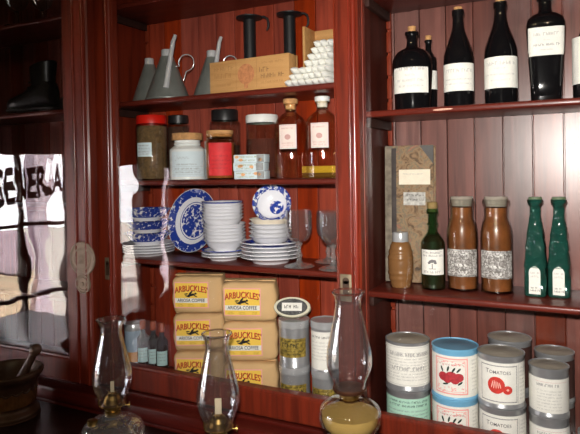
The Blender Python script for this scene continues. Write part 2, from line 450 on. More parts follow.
# porch posts on the street side
for i, (y, x, hw) in enumerate([(-3.19, -5.2, .085), (-5.36, -5.2, .26)]):
    q = MB(); q.box(-.06, .06, -hw, hw, -.02, 2.6, .008); q.box(-.08, .08, -hw-.02, hw+.02, -.02, .12, .006)
    o = q.build('porch_post', M['lilac'], loc=(x, y, 0)); struct(o)
    o.name = 'trim_%d' % (i+1)
t = thing('packing_crate', 'beige crate under grey cloth out in the street, mirrored in the left door glass', 'crate', (-5.35, -2.76, -.02))
q = MB()
for k in range(5): q.box(-.20, .20, -.24, .24, .001+.126*k, .122+.126*k, .004)
q.box(-.19, .19, -.23, .23, .002, .62); q.build('slats', plain('beige crate wood', lin(176, 156, 134), .8, noise=.2, nscale=9), t)
q = MB(); q.box(-.215, .215, -.255, .255, .52, .94, .05, 4); q.build('cloth', plain('mauve grey cloth', lin(128, 112, 122), .9, noise=.3, nscale=8), t)

# ------------------------------------------------------------------ cabinet
cab = thing('display_cabinet', 'long built-in red varnished display cabinet with glazed sliding doors and shelves', 'cabinet')
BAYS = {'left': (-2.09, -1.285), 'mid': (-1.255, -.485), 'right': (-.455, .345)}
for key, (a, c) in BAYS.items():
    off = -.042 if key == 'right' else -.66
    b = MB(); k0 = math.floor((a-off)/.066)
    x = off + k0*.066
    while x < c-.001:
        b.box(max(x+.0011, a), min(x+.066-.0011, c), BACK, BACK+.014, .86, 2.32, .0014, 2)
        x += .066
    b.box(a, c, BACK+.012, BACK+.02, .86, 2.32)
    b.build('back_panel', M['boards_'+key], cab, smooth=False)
for a, c in ((-2.12, -2.09), (-1.285, -1.255), (-.485, -.455), (.345, .375)):
    MB().box(a, c, .004, BACK+.02, .862, 2.32, .002).build('divider', M['wood'] if -1.3 < a < -1 else M['wood_shaded'], cab)  # grazing flash painted in: one divider lighter, the rest in the shaded copy
def shelf(a, c, z, t=.015):
    b = MB(); b.box(a, c, 0.0, BACK, z-t, z-.0005, .005, 3)
    return b.build('shelf', M['shelf'], cab)
for z in (Z_LU, Z_LL, 1.40, 1.12): shelf(-2.09, -1.285, z)
for z in (1.99, Z_MU, Z_M2, Z_M3): shelf(-1.255, -.485, z)
for z in (1.915, Z_RU, Z_RL): shelf(-.455, .345, z)
q = MB(); q.disc(-.275, Z_RU-.0075, .022, .0022, flat(-.0006), 2, 18, .02)
q.build('worn_patch', plain('bare worn wood', lin(206, 160, 140), .7, noise=.3, nscale=200), cab)
for z, xs in ((1.99, (-1.255, -.497)), (Z_MU, (-1.255, -.497)), (Z_M2, (-1.255, -.497)), (Z_M3, (-1.255, -.497)),
              (1.915, (-.455,)), (Z_RU, (-.455,)), (Z_RL, (-.455,)), (Z_LU, (-1.297,)), (Z_LL, (-1.297,))):
    for x in xs:
        MB().box(x, x+.012, .012, BACK-.014, z-.037, z-.0155, .002).build('shelf_cleat', M['cleat'], cab)
for x in (-1.255, -.497, -.455, -1.297, .333, -2.09):       # notched corner strips that carry the cleats
    b = MB(); z = .90
    while z < 2.3:
        b.box(x, x+.012, BACK-.013, BACK-.001, z, z+.052, .0015)
        b.box(x+.001, x+.011, BACK-.005, BACK-.001, z+.05, z+.062)
        z += .06
    b.build('ratchet_strip', M['notch'], cab)
MB().box(-2.12, .375, -.025, BACK+.02, .862, Z_DK-.0005, .003).build('cabinet_deck', M['shelf'], cab)
b = MB(); b.box(-2.12, .375, -.125, -.0115, .853, .893, .006, 3); b.box(-2.12, .375, -.118, -.005, .78, .855, .003)
b.box(-2.12, .375, -.075, -.066, .892, .900, .001); b.box(-2.12, .375, -.005, .0, .80, .862)
b.build('base_moulding', M['wood_x'], cab)
MB().box(-2.14, .395, -.13, BACK+.02, 2.32, 2.46, .01, 3).build('cornice', M['wood_x'], cab)

def sliding_door(x0, x1, yf, zb, zg, sl, sr, beads, glass, t=.028):
    """yf front face, zb bottom, zg bottom edge of the glass, sl/sr stile widths"""
    zt = 2.318
    o_ = ((x0, zb), (x1, zb), (x1, zt), (x0, zt)); i_ = ((x0+sl, zg), (x1-sr, zg), (x1-sr, 2.24), (x0+sl, 2.24))
    b = MB(); c = .004; rings = []
    for (ox, oz), (ix, iz) in zip(o_, i_):
        sx_ = 1 if ix > ox else -1; sz_ = 1 if iz > oz else -1
        rings.append([b.bm.verts.new(v) for v in ((ox, yf+c, oz), (ox+c*sx_, yf, oz+c*sz_), (ix-.008*sx_, yf, iz-.008*sz_), (ix-.005*sx_, yf+.003, iz-.005*sz_), (ix-.0005*sx_, yf+.004, iz-.0005*sz_), (ix, yf+.006, iz), (ix, yf+t, iz), (ox, yf+t, oz))])
    for k in range(4):
        A, B = rings[k], rings[(k+1) % 4]
        for j in range(8): b.bm.faces.new((A[j], A[(j+1) % 8], B[(j+1) % 8], B[j]))
    d = b.build('sliding_door', M['wood'], cab, smooth=False)
    for bx, r in beads:
        q = MB(); q.tube([(bx, yf-.001, zb+.004), (bx, yf-.001, zt)], r, 10); q.build('bead', M['bead'], d)
    MB().box(x0+sl-.004, x1-sr+.004, yf+.0125, yf+.0155, zg-.004, 2.246).build('pane', glass, d, smooth=False)
    return d
dl = sliding_door(-2.10, -1.224, -.100, .906, .978, .10, .099, ((-1.277, .0042), (-1.2400, .0045)), M['pane'])
dm = sliding_door(-1.268, -.447, -.060, .898, .966, .094, .060, ((-1.252, .0035), (-1.190, .0045), (-.4680, .0022), (-.4570, .0065)), M['pane_mid'])
dr = sliding_door(-.500, .355, -.030, .898, .944, .053, .07, (), M['pane_still'], .020)

def flush_pull(d, x, y, z, w):
    b = MB(); h = .062
    b.box(x-w/2, x+w/2, y-.0015, y+.003, z-h/2, z+h/2, .0012)
    p = b.build('flush_pull', M['brass_dull'], d)
    f = flat(y-.0019); q = MB(); r = w*.27
    q.rect(x-r, x+r, z-h*.30, z+h*.26, f, 1); q.disc(x, z+h*.26, r, r, f, 2, 16)
    return p, q
for d, x, w in ((dm, -1.202, .022), (dm, -.4835, .029)):
    p, q = flush_pull(d, x, -.060, 1.232, w)
    # flat dark shape joined to the plate; paints the shade of a finger hollow
    me = bpy.data.meshes.new('flush_pull'); q.bm.to_mesh(me); q.bm.free()
    bm = bmesh.new(); bm.from_mesh(p.data); n0 = len(bm.faces); bm.from_mesh(me)
    bm.faces.ensure_lookup_table()
    for fc in bm.faces[n0:]: fc.material_index = 1
    bm.to_mesh(p.data); bm.free(); p.data.materials.append(plain('painted hollow shade', lin(60, 40, 26), .6)); bpy.data.meshes.remove(me)
# pivoting round lock cover on the left door
ES = MB(); Rx = Matrix.Rotation(PI/2, 4, 'X')
def esc(cx, cz, r, dy):
    T = Matrix.Translation((cx, -.1005-dy, cz)) @ Rx
    ES.lathe([(0, 0), (r, 0), (r, .003), (r*.96, .0045), (r*.86, .0042), (r*.82, .0032), (r*.70, .0034), (r*.66, .0046), (r*.60, .0046), (r*.56, .0036), (r*.22, .004), (r*.16, .0062), (0, .007)], 40, T)
esc(-1.2555, 1.263, .0480, .0); esc(-1.2540, 1.193, .0275, .0005)
ES.box(-1.2790, -1.2300, -.1045, -.1005, 1.200, 1.250, .0015)
ES.build('lock_cover', plain('grey tan worn brass', lin(150, 130, 112), .5, metal=.25, noise=.2, nscale=40), dl)

counter = thing('back_counter', 'dark wooden counter ledge running along the foot of the cabinet', 'counter', (0, 0, 0))
MB().box(-2.4, .8, -.80, -.126, CT-.035, CT-.0005, .006, 3).build('worktop', M['counter'], counter)
b = MB(); b.box(-2.38, .78, -.76, -.128, 0, CT-.036, .003)
for k in range(7): b.box(-2.30+k*.44, -1.92+k*.44, -.772, -.758, .12, CT-.12, .006)
b.build('counter_body', M['counter'], counter)
ORD = ['topmost', 'second from the top', 'third from the top', 'fourth from the top', 'fifth from the top', 'sixth from the top', 'seventh from the top', 'eighth from the top', 'ninth from the top', 'tenth from the top', 'eleventh from the top', 'lowest']
def hollow(prof, t, z0=None):
    """outer profile (bottom to top) -> closed shell with wall t"""
    inner = [(max(r-t, 0.0), z) for r, z in prof if r > 0]
    inner = [(r, max(z, prof[0][1]+t)) for r, z in inner]
    return list(prof) + inner[::-1] + [(0, prof[0][1]+t)]
def smooth_prof(pts, k=5):
    """Catmull-Rom through (r, z) points"""
    out = []
    for i in range(len(pts)-1):
        p0 = pts[max(i-1, 0)]; p1 = pts[i]; p2 = pts[i+1]; p3 = pts[min(i+2, len(pts)-1)]
        for j in range(k):
            t = j/k
            out.append(tuple(max(0, .5*(2*p1[c]+(p2[c]-p0[c])*t+(2*p0[c]-5*p1[c]+4*p2[c]-p3[c])*t*t+(3*p1[c]-p0[c]-3*p2[c]+p3[c])*t**3)) for c in (0, 1)))
    out.append(pts[-1]); return out
def lathe_part(name, prof, mat, parent, n=40, angle=40, **kw):
    return MB().lathe(prof, n, **kw).build(name, mat, parent, angle=angle)
def paper_label(parent, r, half, z0, z1, mat, name='label', uc=0.0):
    b = MB(); f = cyl(r+.0006)
    b.rect(uc-half, uc+half, z0, z1, f, 24, 2)
    return b.build(name, mat, parent), cyl(r+.0011)
def writing(parent, mat, fn, name='lettering'):
    b = MB(); fn(b); return b.build(name, mat, parent, smooth=False)

# ---------------- upper left shelf, behind the left door: glassware and boots
def glass_bowl(loc, label, s=1.0):
    t = thing('glass_goblet', label, 'glass', loc, 0, 'cut glasses on the dark top shelf')
    p = smooth_prof([(.0, .001), (.030, .001), (.032, .004), (.008, .010), (.006, .03), (.007, .045), (.026, .058), (.038, .085), (.041, .12)], 4)
    lathe_part('bowl', hollow(p[12:], .003), M['crystal'], t, 24, rmod=lambda a, z: 1+.03*math.cos(10*a))
    lathe_part('foot', [(0, 0), (.032, 0), (.033, .003), (.010, .009), (.006, .03), (.007, .046), (0, .047)], M['clear'], t, 24)
    t.scale = (s, s, s); return t
glass_bowl((-1.690, .045, Z_LU), 'cut glass goblet at far left of the dark top shelf', 1.15)
glass_bowl((-1.585, .06, Z_LU), 'cut glass goblet in the middle of the dark top shelf')
glass_bowl((-1.485, .09, Z_LU), 'cut glass goblet at the right of the dark top shelf near the door stile', 1.0)

def boot(name, label, loc, rz):
    t = thing(name, label, 'boot', loc, rz, 'pair of black boots')
    # toe towards local -X
    def ring(cx, w, z0, z1, n=18):
        return [Vector((cx, w*math.copysign(abs(math.cos(2*PI*i/n))**.8, math.cos(2*PI*i/n)), (z0+z1)/2+(z1-z0)/2*math.copysign(abs(math.sin(2*PI*i/n))**.8, math.sin(2*PI*i/n)))) for i in range(n)]
    b = MB()
    foot = [(-.130, .004, .022, .032), (-.124, .020, .012, .044), (-.108, .031, .010, .054), (-.085, .036, .010, .060), (-.055, .036, .011, .070), (-.025, .033, .013, .092), (.005, .031, .016, .112), (.035, .031, .018, .112), (.052, .026, .018, .100), (.060, .012, .022, .08)]
    b.loft([ring(*f_) for f_ in foot])
    def hr(cx, z, rx, ry, n=18): return [Vector((cx+rx*math.cos(2*PI*i/n), ry*math.sin(2*PI*i/n), z+.010*math.cos(2*PI*i/n)*(z > .13))) for i in range(n)]
    b.loft([hr(.012, .060, .044, .029), hr(.010, .095, .042, .031), hr(.010, .125, .044, .034), hr(.012, .155, .047, .036), hr(.012, .158, .044, .033), hr(.012, .12, .040, .030)])
    b.build('upper', M['leather'], t)
    def flatring(z, k): return [Vector((x*k-.03, y*k, z)) for x, y in
        [(-.104, 0), (-.095, .022), (-.07, .034), (-.03, .036), (.02, .028), (.07, .027), (.092, .018), (.096, 0), (.092, -.018), (.07, -.027), (.02, -.028), (-.03, -.036), (-.07, -.034), (-.095, -.022)]]
    MB().loft([flatring(.008, 1.0), flatring(.016, 1.02)]).build('sole', M['black_cap'], t)
    MB().box(.012, .058, -.024, .024, 0, .0085, .002).build('heel', M['black_cap'], t)
    q = MB()
    for k in range(5):
        z = .072+k*.016; x = -.040+k*.006
        q.tube([(x-.004, -.012, z+.010), (x-.012, 0, z+.016), (x-.004, .012, z+.010)], .0022, 6)
    q.build('laces', M['black_iron'], t)
    return t
boot('boot', 'black leather boot with its toe pointing left, nearer the shelf edge', (-1.585, .048, Z_LL), math.radians(8))
boot('boot', 'black leather boot standing behind the other one, close to the door stile', (-1.480, .140, Z_LL), math.radians(2))

# ---------------- top shelf of the middle bay: oil cans, crate, candlesticks, candles
def oil_can(loc, rz, label, spout=True):
    t = thing('oil_can', label, 'oil can', loc, rz, 'tin oil cans')
    p = [(0, 0), (.063, 0), (.066, .002), (.066, .005), (.064, .007), (.020, .124), (.0185, .128), (0, .128)]
    lathe_part('body', p, M['zinc'], t, 40)
    lathe_part('cap', [(0, .127), (.0165, .127), (.0165, .146), (.015, .148), (0, .148)], M['spout'], t, 24)
    q = MB(); q.tube([(.020, -.050, .030), (.024, -.042, .075), (.030, -.036, .125), (.034, -.033, .150)], [.0085, .0078, .0068, .0062], 14)
    q.tube([(.034, -.033, .150), (.036, -.0315, .165), (.041, -.027, .182)], [.0066, .006, .0052], 14)
    q.build('spout', M['spout'], t)
    q = MB(); pts = []
    for k in range(15):
        a = math.radians(200 - 290*k/14)
        pts.append((.062+.024*math.cos(a), -.004, .106+.024*math.sin(a)))
    pts = [(.030, -.004, .098)] + pts + [(.052, -.004, .055)]
    q.tube(pts, .0016, 8); q.build('handle', M['tin_bright'], t)
    return t
oc = oil_can((-1.080, .068, Z_MU), math.radians(12), 'largest grey tin oil can with tall spout and ring handle, at the shelf front')
ob = dup(oc, (-1.194, .124, Z_MU), math.radians(32), 'grey tin oil can tucked behind the front can by the left side wall', scale=(.87, .87, .97))
for ch in kids(ob):
    if ch.name.startswith('spout'): bpy.data.objects.remove(ch)
dup(oc, (-.962, .124, Z_MU), math.radians(16), 'grey tin oil can half hidden behind the left end of the wooden crate', scale=(.9, .9, .96))

t = thing('wooden_crate', 'low pale wooden box with faded stencilled print, on the top shelf', 'box', (-.780, .022, Z_MU), math.radians(-2.5))
W, D, H = .1235, .046, .086
MB().box(-W, W, 0, .006, 0, H, .001).build('front_panel', M['pine'], t)
MB().box(-W, W, D-.006, D, 0, H, .001).build('back_panel', M['pine'], t)
for s in (-1, 1): MB().box(s*(W-.0045)-.004, s*(W-.0045)+.004, .0062, D-.0062, 0, H, .001).build('end_panel', M['pine'], t)
MB().box(-W+.009, W-.009, .0062, D-.0062, .001, .006).build('bottom_panel', M['pine'], t)
f = flat(-.0006); rr = random.Random(3)
stain = plain('faded brown stencil', lin(172, 128, 82), .8, spec=.1); stain_r = plain('faded red stencil', lin(196, 132, 90), .8, spec=.1, noise=.3, nscale=120); stain_d = plain('dark stencil', lin(136, 104, 72), .8, spec=.1)
def crate_print(b):
    for u in (-.037, .027): b.rect(u-.0006, u+.0006, .008, H-.006, f, 1)
    b.rect(-.110, -.045, .036, .0366, f, 1)
    b.print_rows(-.110, -.046, [.060], .011, f, rr); b.print_rows(-.108, -.05, [.040], .013, f, rr); b.print_rows(-.105, -.05, [.018], .007, f, rr)
    b.print_rows(.040, .112, [.066, .016], .006, f, rr)
writing(t, stain, crate_print, 'stencil')
writing(t, stain_d, lambda b: b.print_rows(.034, .062, [.046], .012, f, rr), 'stencil')
writing(t, stain_d, lambda b: b.print_rows(.034, .116, [.030], .011, f, rr), 'stencil')
def blot(b):
    b.disc(-.006, .045, .026, .027, f, 3, 22)
    b.rect(-.012, .000, .008, .02, f, 2)
writing(t, stain_r, blot, 'stamp')

def candlestick(loc, rz, label, s=1.0):
    t = thing('candlestick', label, 'candlestick', loc, rz, 'black hooked candlesticks')
    lathe_part('base', [(0, 0), (.044, 0), (.046, .003), (.040, .012), (.018, .019), (0, .02)], M['black_iron'], t, 32)
    lathe_part('stem', [(0, .018), (.0165, .018), (.0165, .208), (0, .208)], M['black_iron'], t, 28)
    lathe_part('drip_pan', [(0, .206), (.016, .206), (.035, .212), (.036, .2145), (.033, .215), (.014, .212), (0, .212)], M['black_iron'], t, 32)
    q = MB(); q.tube([(.033, 0, .213), (.042, 0, .213), (.050, 0, .207), (.053, 0, .196), (.052, 0, .183), (.047, 0, .176)], [.003, .003, .0035, .0035, .003, .002], 10)
    q.build('hook', M['black_iron'], t); t.scale = (s, s, s)
    return t
c1 = candlestick((-.838, .132, Z_MU), 0.25, 'taller-looking black iron candlestick behind the middle of the wooden crate', 1.045)
dup(c1, (-.712, .132, Z_MU), 0.25, 'black iron candlestick behind the right end of the wooden crate', scale=(.99, .99, 1.01))

t = thing('candle_box', 'open pale pine box standing behind the pile of white candles', 'box', (-.582, .112, Z_MU), 0)
MB().box(-.082, .07, .066, .072, 0, .172, .001).build('back_panel', M['pine'], t)
MB().box(-.082, -.075, 0, .0658, 0, .172, .001).build('side_panel', M['pine'], t)
MB().box(.063, .07, 0, .0658, 0, .172, .001).build('side_panel', M['pine'], t)
MB().box(-.0748, .0628, 0, .0658, 0, .007, .001).build('bottom_panel', M['pine'], t)
first = None; n = 0
rows = [(-.655, 7, 0), (-.646, 6, 1), (-.637, 6, 2), (-.602, 4, 3), (-.5935, 4, 4), (-.585, 3, 5), (-.5765, 3, 6)]
for x0, cnt, k in rows:
    for i in range(cnt):
        x = x0 + i*.0176; z = Z_MU + .0086 + k*.01495
        loc = (x, .010 + R.uniform(-.008, .006), z)
        if first is None:
            first = thing('candle', 'white wax candle in the pile heaped in front of the pine box', 'candle', loc, 0, 'pile of white candles')
            q = MB(); My = Matrix.Rotation(-PI/2, 4, 'X')
            q.lathe([(0, -.016), (.0022, -.0155), (.0045, -.008), (.0072, -.002), (.0084, .004), (.0084, .088), (0, .088)], 14, My)
            q.build('wax_body', M['wax'], first)
            q = MB(); q.tube([(0, -.0155, 0), (.0005, -.019, .0005)], .0007, 6); q.build('wick', M['wick'], first)
            first.rotation_euler.z = 0
        else:
            dup(first, loc, R.uniform(-.03, .03), 'white wax candle in the pile heaped in front of the pine box')

# ---------------- second shelf of the middle bay: apothecary jars
def jar(name, label, cat, loc, rz, prof, glass, contents=None, fill=.8, t=.0025, n=40, group=None):
    th = thing(name, label, cat, loc, rz, group)
    lathe_part('glass_body', hollow(prof, t), glass, th, n)
    if contents is not None:
        zt = prof[0][1] + (prof[-1][1]-prof[0][1])*fill
        ins = [(max(r-t-.0012, 0), z) for r, z in prof if r > 0 and z < zt]
        ins = [(r, max(z, prof[0][1]+t+.001)) for r, z in ins]
        lathe_part('contents', [(0, prof[0][1]+t+.001)] + ins + [(ins[-1][0], zt), (0, zt)], contents, th, n)
    return th
olive = plain('dried herb filling', lin(120, 92, 58), .9, noise=.45, nscale=120)
dark_fill = plain('dark dried filling', lin(78, 46, 32), .9, noise=.4, nscale=90)
rnd = random.Random(11)
px, py = -1.143, .068
t = jar('storage_jar', 'tall jar of olive brown herbs with a red lid and small white label', 'jar', (px, py, Z_M2), face_cam(px, py, -18),
        smooth_prof([(0, 0), (.044, 0), (.047, .004), (.0475, .02), (.0475, .145), (.046, .155), (.041, .163), (.040, .170)], 3), M['jar_glass'], olive, .93)
lathe_part('lid', [(.0425, .164), (.0445, .164), (.0445, .186), (.042, .189), (0, .189)], M['red_cap'], t)
lb, f = paper_label(t, .0475, .024, .068, .108, M['paper_blue'], uc=-.010)
writing(lb, M['ink_grey'], lambda b: b.print_rows(-.032, .010, [.098, .089, .080, .073], .0035, f, rnd))
px, py = -1.108, .150
t = jar('storage_jar', 'dim brown jar with dark lid standing behind the red-lidded jar', 'jar', (px, py, Z_M2), 0,
        smooth_prof([(0, 0), (.033, 0), (.035, .004), (.035, .15), (.032, .162), (.028, .168), (.028, .176)], 3), M['jar_glass'], dark_fill, .9)
lathe_part('lid', [(.029, .170), (.031, .170), (.031, .192), (.029, .194), (0, .194)], M['black_cap'], t)
px, py = -1.004, .055
t = thing('stoneware_jar', 'squat milky white jar with handwritten label and wide flat cork', 'jar', (px, py, Z_M2), face_cam(px, py, 0))
milky = plain('milk white glass', lin(222, 226, 224), .2, coat=.4)
lathe_part('body', hollow(smooth_prof([(0, 0), (.047, 0), (.0495, .004), (.050, .02), (.050, .078), (.048, .086), (.040, .093), (.036, .096), (.038, .099), (.036, .104), (.0365, .110)], 3), .003), milky, t)
lathe_part('cork', [(0, .1005), (.0315, .1005), (.0315, .1105), (.043, .1112), (.0435, .128), (.042, .130), (0, .130)], M['cork'], t)
lb, f = paper_label(t, .050, .052, .008, .078, M['paper_blue'])
def wj(b):
    b.print_rows(-.040, .036, [.040, .028, .018], .0045, f, rnd)
    for k in range(3): b.rect(-.05, .05, .036-.011*k, .0364-.011*k, f, 16)
writing(lb, M['ink_grey'], wj)
def script(b):
    pts = [(-.042+.0008*k, .060+.008*math.sin(k*.55)*(1 if k < 16 else .35)) for k in range(56)]
    for (a, c), (d, e) in zip(pts, pts[1:]): b.bm.faces.new([b.bm.verts.new(f(*q)) for q in ((a, c-.0006), (d, e-.0006), (d, e+.0006), (a, c+.0006))])
writing(lb, M['ink_grey'], script, 'handwriting')
px, py = -.890, .050
t = jar('storage_jar', 'amber brown jar with a bright red label and flat cork', 'jar', (px, py, Z_M2), face_cam(px, py, 0),
        smooth_prof([(0, 0), (.041, 0), (.0425, .004), (.0425, .095), (.041, .103), (.037, .108), (.038, .112), (.037, .116), (.0385, .122)], 3), M['brown_glass'], plain('brown powder', lin(150, 84, 30), .8, noise=.2), .80)
lathe_part('cork', [(0, .115), (.034, .115), (.035, .122), (.037, .1235), (.037, .132), (0, .133)], M['cork'], t)
red_label = plain('bright red label paper', lin(206, 48, 52), .6, spec=.3, noise=.15, nscale=60)
lb, f = paper_label(t, .0425, .034, .010, .098, red_label)
writing(lb, plain('dark red print', lin(150, 34, 40), .7), lambda b: b.print_rows(-.030, .030, [.060, .048, .038, .028], .005, f, rnd))
px, py = -.932, .140
t = jar('storage_jar', 'tall clear jar with a black lid standing behind the red-labelled jar', 'jar', (px, py, Z_M2), 0,
        smooth_prof([(0, 0), (.043, 0), (.045, .004), (.045, .150), (.043, .160), (.036, .167), (.036, .174)], 3), M['jar_glass'], dark_fill, .55)
lathe_part('lid', [(.037, .168), (.039, .168), (.039, .196), (.037, .199), (0, .199)], M['black_cap'], t)
px, py = -.806, .136
t = jar('storage_jar', 'clear straight jar with a white lid behind the small printed cartons', 'jar', (px, py, Z_M2), 0,
        smooth_prof([(0, 0), (.043, 0), (.045, .004), (.045, .145), (.042, .153), (.041, .156)], 3), M['jar_glass'], plain('dark red spice', lin(92, 40, 26), .9, noise=.3), .7)
lathe_part('lid', [(.0425, .154), (.0455, .154), (.0455, .173), (.044, .176), (0, .176)], M['white_cap'], t)
# small printed cartons, three in a stack
for k in range(3):
    px, py = -.771 + (.001, -.0015, .0005)[k], .003
    t = thing('carton', 'small pale printed carton, %s of the stack of three' % ('lowest', 'middle', 'topmost')[k], 'box', (px, py, Z_M2+.0212*k), math.radians(8), 'small cartons on the second shelf')
    MB().box(-.043, .043, 0, .036, 0, .0208, .001).build('body', M['paper_blue'], t)
    f = flat(-.0005); r5 = random.Random(20+k)
    def prn(b):
        for _ in range(3): b.disc(r5.uniform(-.036, .034), r5.uniform(.006, .015), .006, .004, f, 2, 12)
    writing(t, plain('peach print', lin(226, 170, 120), .8), prn, 'printed_fruit')
    writing(t, plain('soft green print', lin(140, 150, 96), .8), lambda b: b.print_rows(-.038, .022, [.004, .013], .004, f, r5), 'lettering')
    g = plain('grey carton end', lin(150, 152, 152), .8, noise=.2, nscale=100)
    writing(t, g, lambda b: b.rect(.021, .042, .001, .020, f, 1), 'end_flap')
# brown apothecary bottles
def apoth(loc, rz, label, stopper):
    t = jar('apothecary_bottle', label, 'bottle', loc, rz,
            smooth_prof([(0, 0), (.041, 0), (.0435, .003), (.044, .012), (.044, .130), (.043, .142), (.036, .156), (.024, .166), (.0165, .172), (.0150, .178), (.0150, .188), (.0185, .189), (.0185, .194)], 3), M['brown_glass'], None, 0, .0025, 40, 'brown apothecary bottles')
    lb, f = paper_label(t, .044, .0235, .076, .138, M['paper_pink'], uc=-.006)
    def art(b):
        b.disc(-.006, .106, .008, .007, f, 2, 14); b.print_rows(-.024, .012, [.126, .088, .082], .004, f, rnd)
        for e in (.079, .1350): b.rect(-.027, .015, e, e+.0006, f, 12)
    writing(lb, plain('faded rose ink', lin(198, 156, 150), .8), art)
    lathe_part('stopper', [(0, .180), (.0135, .180), (.0135, .1945), (.0195, .1950), (.0195, .206), (.017, .208), (0, .208)], stopper, t, 28)
    return t
apoth((-.688, .082, Z_M2), face_cam(-.688, .082, -4), 'brown apothecary bottle with tan cork and pinkish label, left of a pair', M['cork'])
apoth((-.597, .082, Z_M2), face_cam(-.597, .082, -4), 'brown apothecary bottle with white stopper and pinkish label, by the door stile', M['white_cap'])
t = thing('yellow_carton', 'long flat yellow carton lying behind the brown apothecary bottles', 'box', (-.635, .150, Z_M2), 0)
MB().box(-.055, .075, 0, .022, 0, .0125, .001).build('body', plain('brown carton base', lin(120, 96, 40), .8), t)
MB().box(-.0555, .0755, -.0004, .0224, .0128, .031, .001).build('lid', plain('bright yellow card', lin(240, 220, 80), .7), t)

# ---------------- china shelf
def bowl_prof(R_, h, t=.0023):
    o = [(0, .003), (R_*.46, .003), (R_*.48, 0), (R_*.54, 0), (R_*.57, .005), (R_*.76, h*.40), (R_*.875, h*.74), (R_*.985, h*.965), (R_, h-t*.3)]
    i = [(R_-.0006, h), (R_*.985-t, h*.985), (R_*.875-t, h*.76), (R_*.76-t, h*.40+t*.6), (R_*.58-t, .0075), (R_*.3, .0062), (0, .006)]
    return o + i
def plate_prof(R_, h=.018, t=.003):
    return [(0, .002), (R_*.54, .002), (R_*.55, 0), (R_*.60, 0), (R_*.62, .003), (R_*.70, h*.45), (R_, h-t*.6), (R_*1.003, h-t*.2), (R_, h), (R_*.72, h*.45+t), (R_*.62, .0065), (0, .0055)]
ch_bowl = china('blue printed bowl ware', .070, [(.70, 1.2, .78)], scale=90)
ch_plain_rim = china('white ware with blue rim', .06, [(.90, 1.2, .9)], scale=60)
px, py = -1.174, .080
for k in range(4):
    t = thing('saucer', 'thin white plate under the blue printed bowls, %s of four' % ('lowest', 'second from the bottom', 'third from the bottom', 'topmost')[k], 'plate', (px+R.uniform(-.001, .001), py, Z_M3+.0078*k), 0, 'white plates at the left of the china shelf')
    lathe_part('plate_body', plate_prof(.078, .014), M['white_china'], t, 44)
for k in range(3):
    t = thing('bowl', 'blue and white printed bowl, %s of three stacked at the left end' % ('lowest', 'middle', 'topmost')[k], 'bowl', (px, py-.004, Z_M3+.0325+.0355*k), R.random()*3, 'blue printed bowls')
    lathe_part('bowl_body', [(r, z) for r, z in bowl_prof(.071, .036, .0028)], ch_bowl, t, 44)
# big willow plate leaning on the back boards
plat = china('willow pattern ware', .097, [(.74, .985, .81), (-1, .53, .75), (.575, .60, .9)], scale=85)
t = thing('willow_plate', 'large blue and white willow pattern plate leaning upright against the back boards', 'plate', (-1.060, .140, Z_M3+.0005), 0)
tilt = math.radians(90-13)
p = MB(); Tm = Matrix.Translation((0, 0, .097*math.sin(tilt)+.004)) 
o = MB().lathe(plate_prof(.097, .020), 56).build('plate_body', plat, t)
o.location = (0, 0.024, .0955); o.rotation_euler = (tilt, 0, math.radians(-6))
# tall stack of white bowls on saucers
px, py = -.904, .082
for k in range(3):
    t = thing('saucer', 'white saucer under the tall bowl stack, %s of three' % ('lowest', 'middle', 'topmost')[k], 'plate', (px-.002, py, Z_M3+.0078*k), 0, 'saucers under the tall bowl stack')
    lathe_part('plate_body', plate_prof(.062, .014), ch_plain_rim if k == 2 else M['white_china'], t, 44)
zb = Z_M3 + .0248
for k in range(12):
    i = 11-k
    z = zb + .0090*k if k < 6 else zb + .0090*5 + .0160 + .0090*(k-6)
    dx = -.003 if k >= 6 else .002
    t = thing('bowl', 'white bowl, %s in the tall nested stack%s' % (ORD[i], ' with a blue printed rim' if i == 0 else ''), 'bowl', (px+dx+R.uniform(-.0008, .0008), py+R.uniform(-.0008, .0008), z), 0, 'tall stack of white bowls')
    lathe_part('bowl_body', bowl_prof(.0605 if k < 6 else .0595, .032, .0020), china('white bowl with blue inner rim', .0595, [(.94, 1.2, .95)], scale=50) if i == 0 else M['white_china'], t, 44)
# stack of dinner plates, small bowls, a cream bowl and a printed bowl on edge
px, py = -.757, .085
for k in range(5):
    t = thing('plate', 'white dinner plate, %s of five in the low stack' % ('lowest', 'second from the bottom', 'middle one', 'second from the top', 'topmost')[k], 'plate', (px+R.uniform(-.001, .001), py, Z_M3+.0098*k), 0, 'stacked dinner plates')
    lathe_part('plate_body', plate_prof(.080, .018, .0036), ch_plain_rim if k == 4 else M['white_china'], t, 48)
zb = Z_M3 + .0098*4 + .0185
zb = Z_M3 + .0468
for k in range(4):
    t = thing('bowl', 'shallow white bowl on the dinner plates, %s of four' % ('lowest', 'second from the bottom', 'third from the bottom', 'topmost')[k], 'bowl', (px, py, zb+.0112*k), 0, 'shallow bowls on the dinner plates')
    lathe_part('bowl_body', bowl_prof(.0585, .026, .0026), M['white_china'], t, 44)
zb += .0112*3 + .0095
t = thing('bowl', 'cream coloured bowl directly under the tilted printed bowl', 'bowl', (px-.002, py, zb), 0)
lathe_part('bowl_body', bowl_prof(.0555, .028, .003), M['cream_china'], t, 44)
t = thing('bowl', 'blue rimmed bowl with a floral centre, tilted up on edge above the plates', 'bowl', (px, py+.012, zb+.0150), face_cam(px, py, -4))
o = MB().lathe(bowl_prof(.0525, .036, .003), 52).build('bowl_body', china('floral printed bowl ware', .0565, [(.70, .97, .74)], scale=95, medal=(.012, -.006, .34, .76)), t)
o.location = (0, .020, .0435); o.rotation_euler = (math.radians(72), 0, 0)

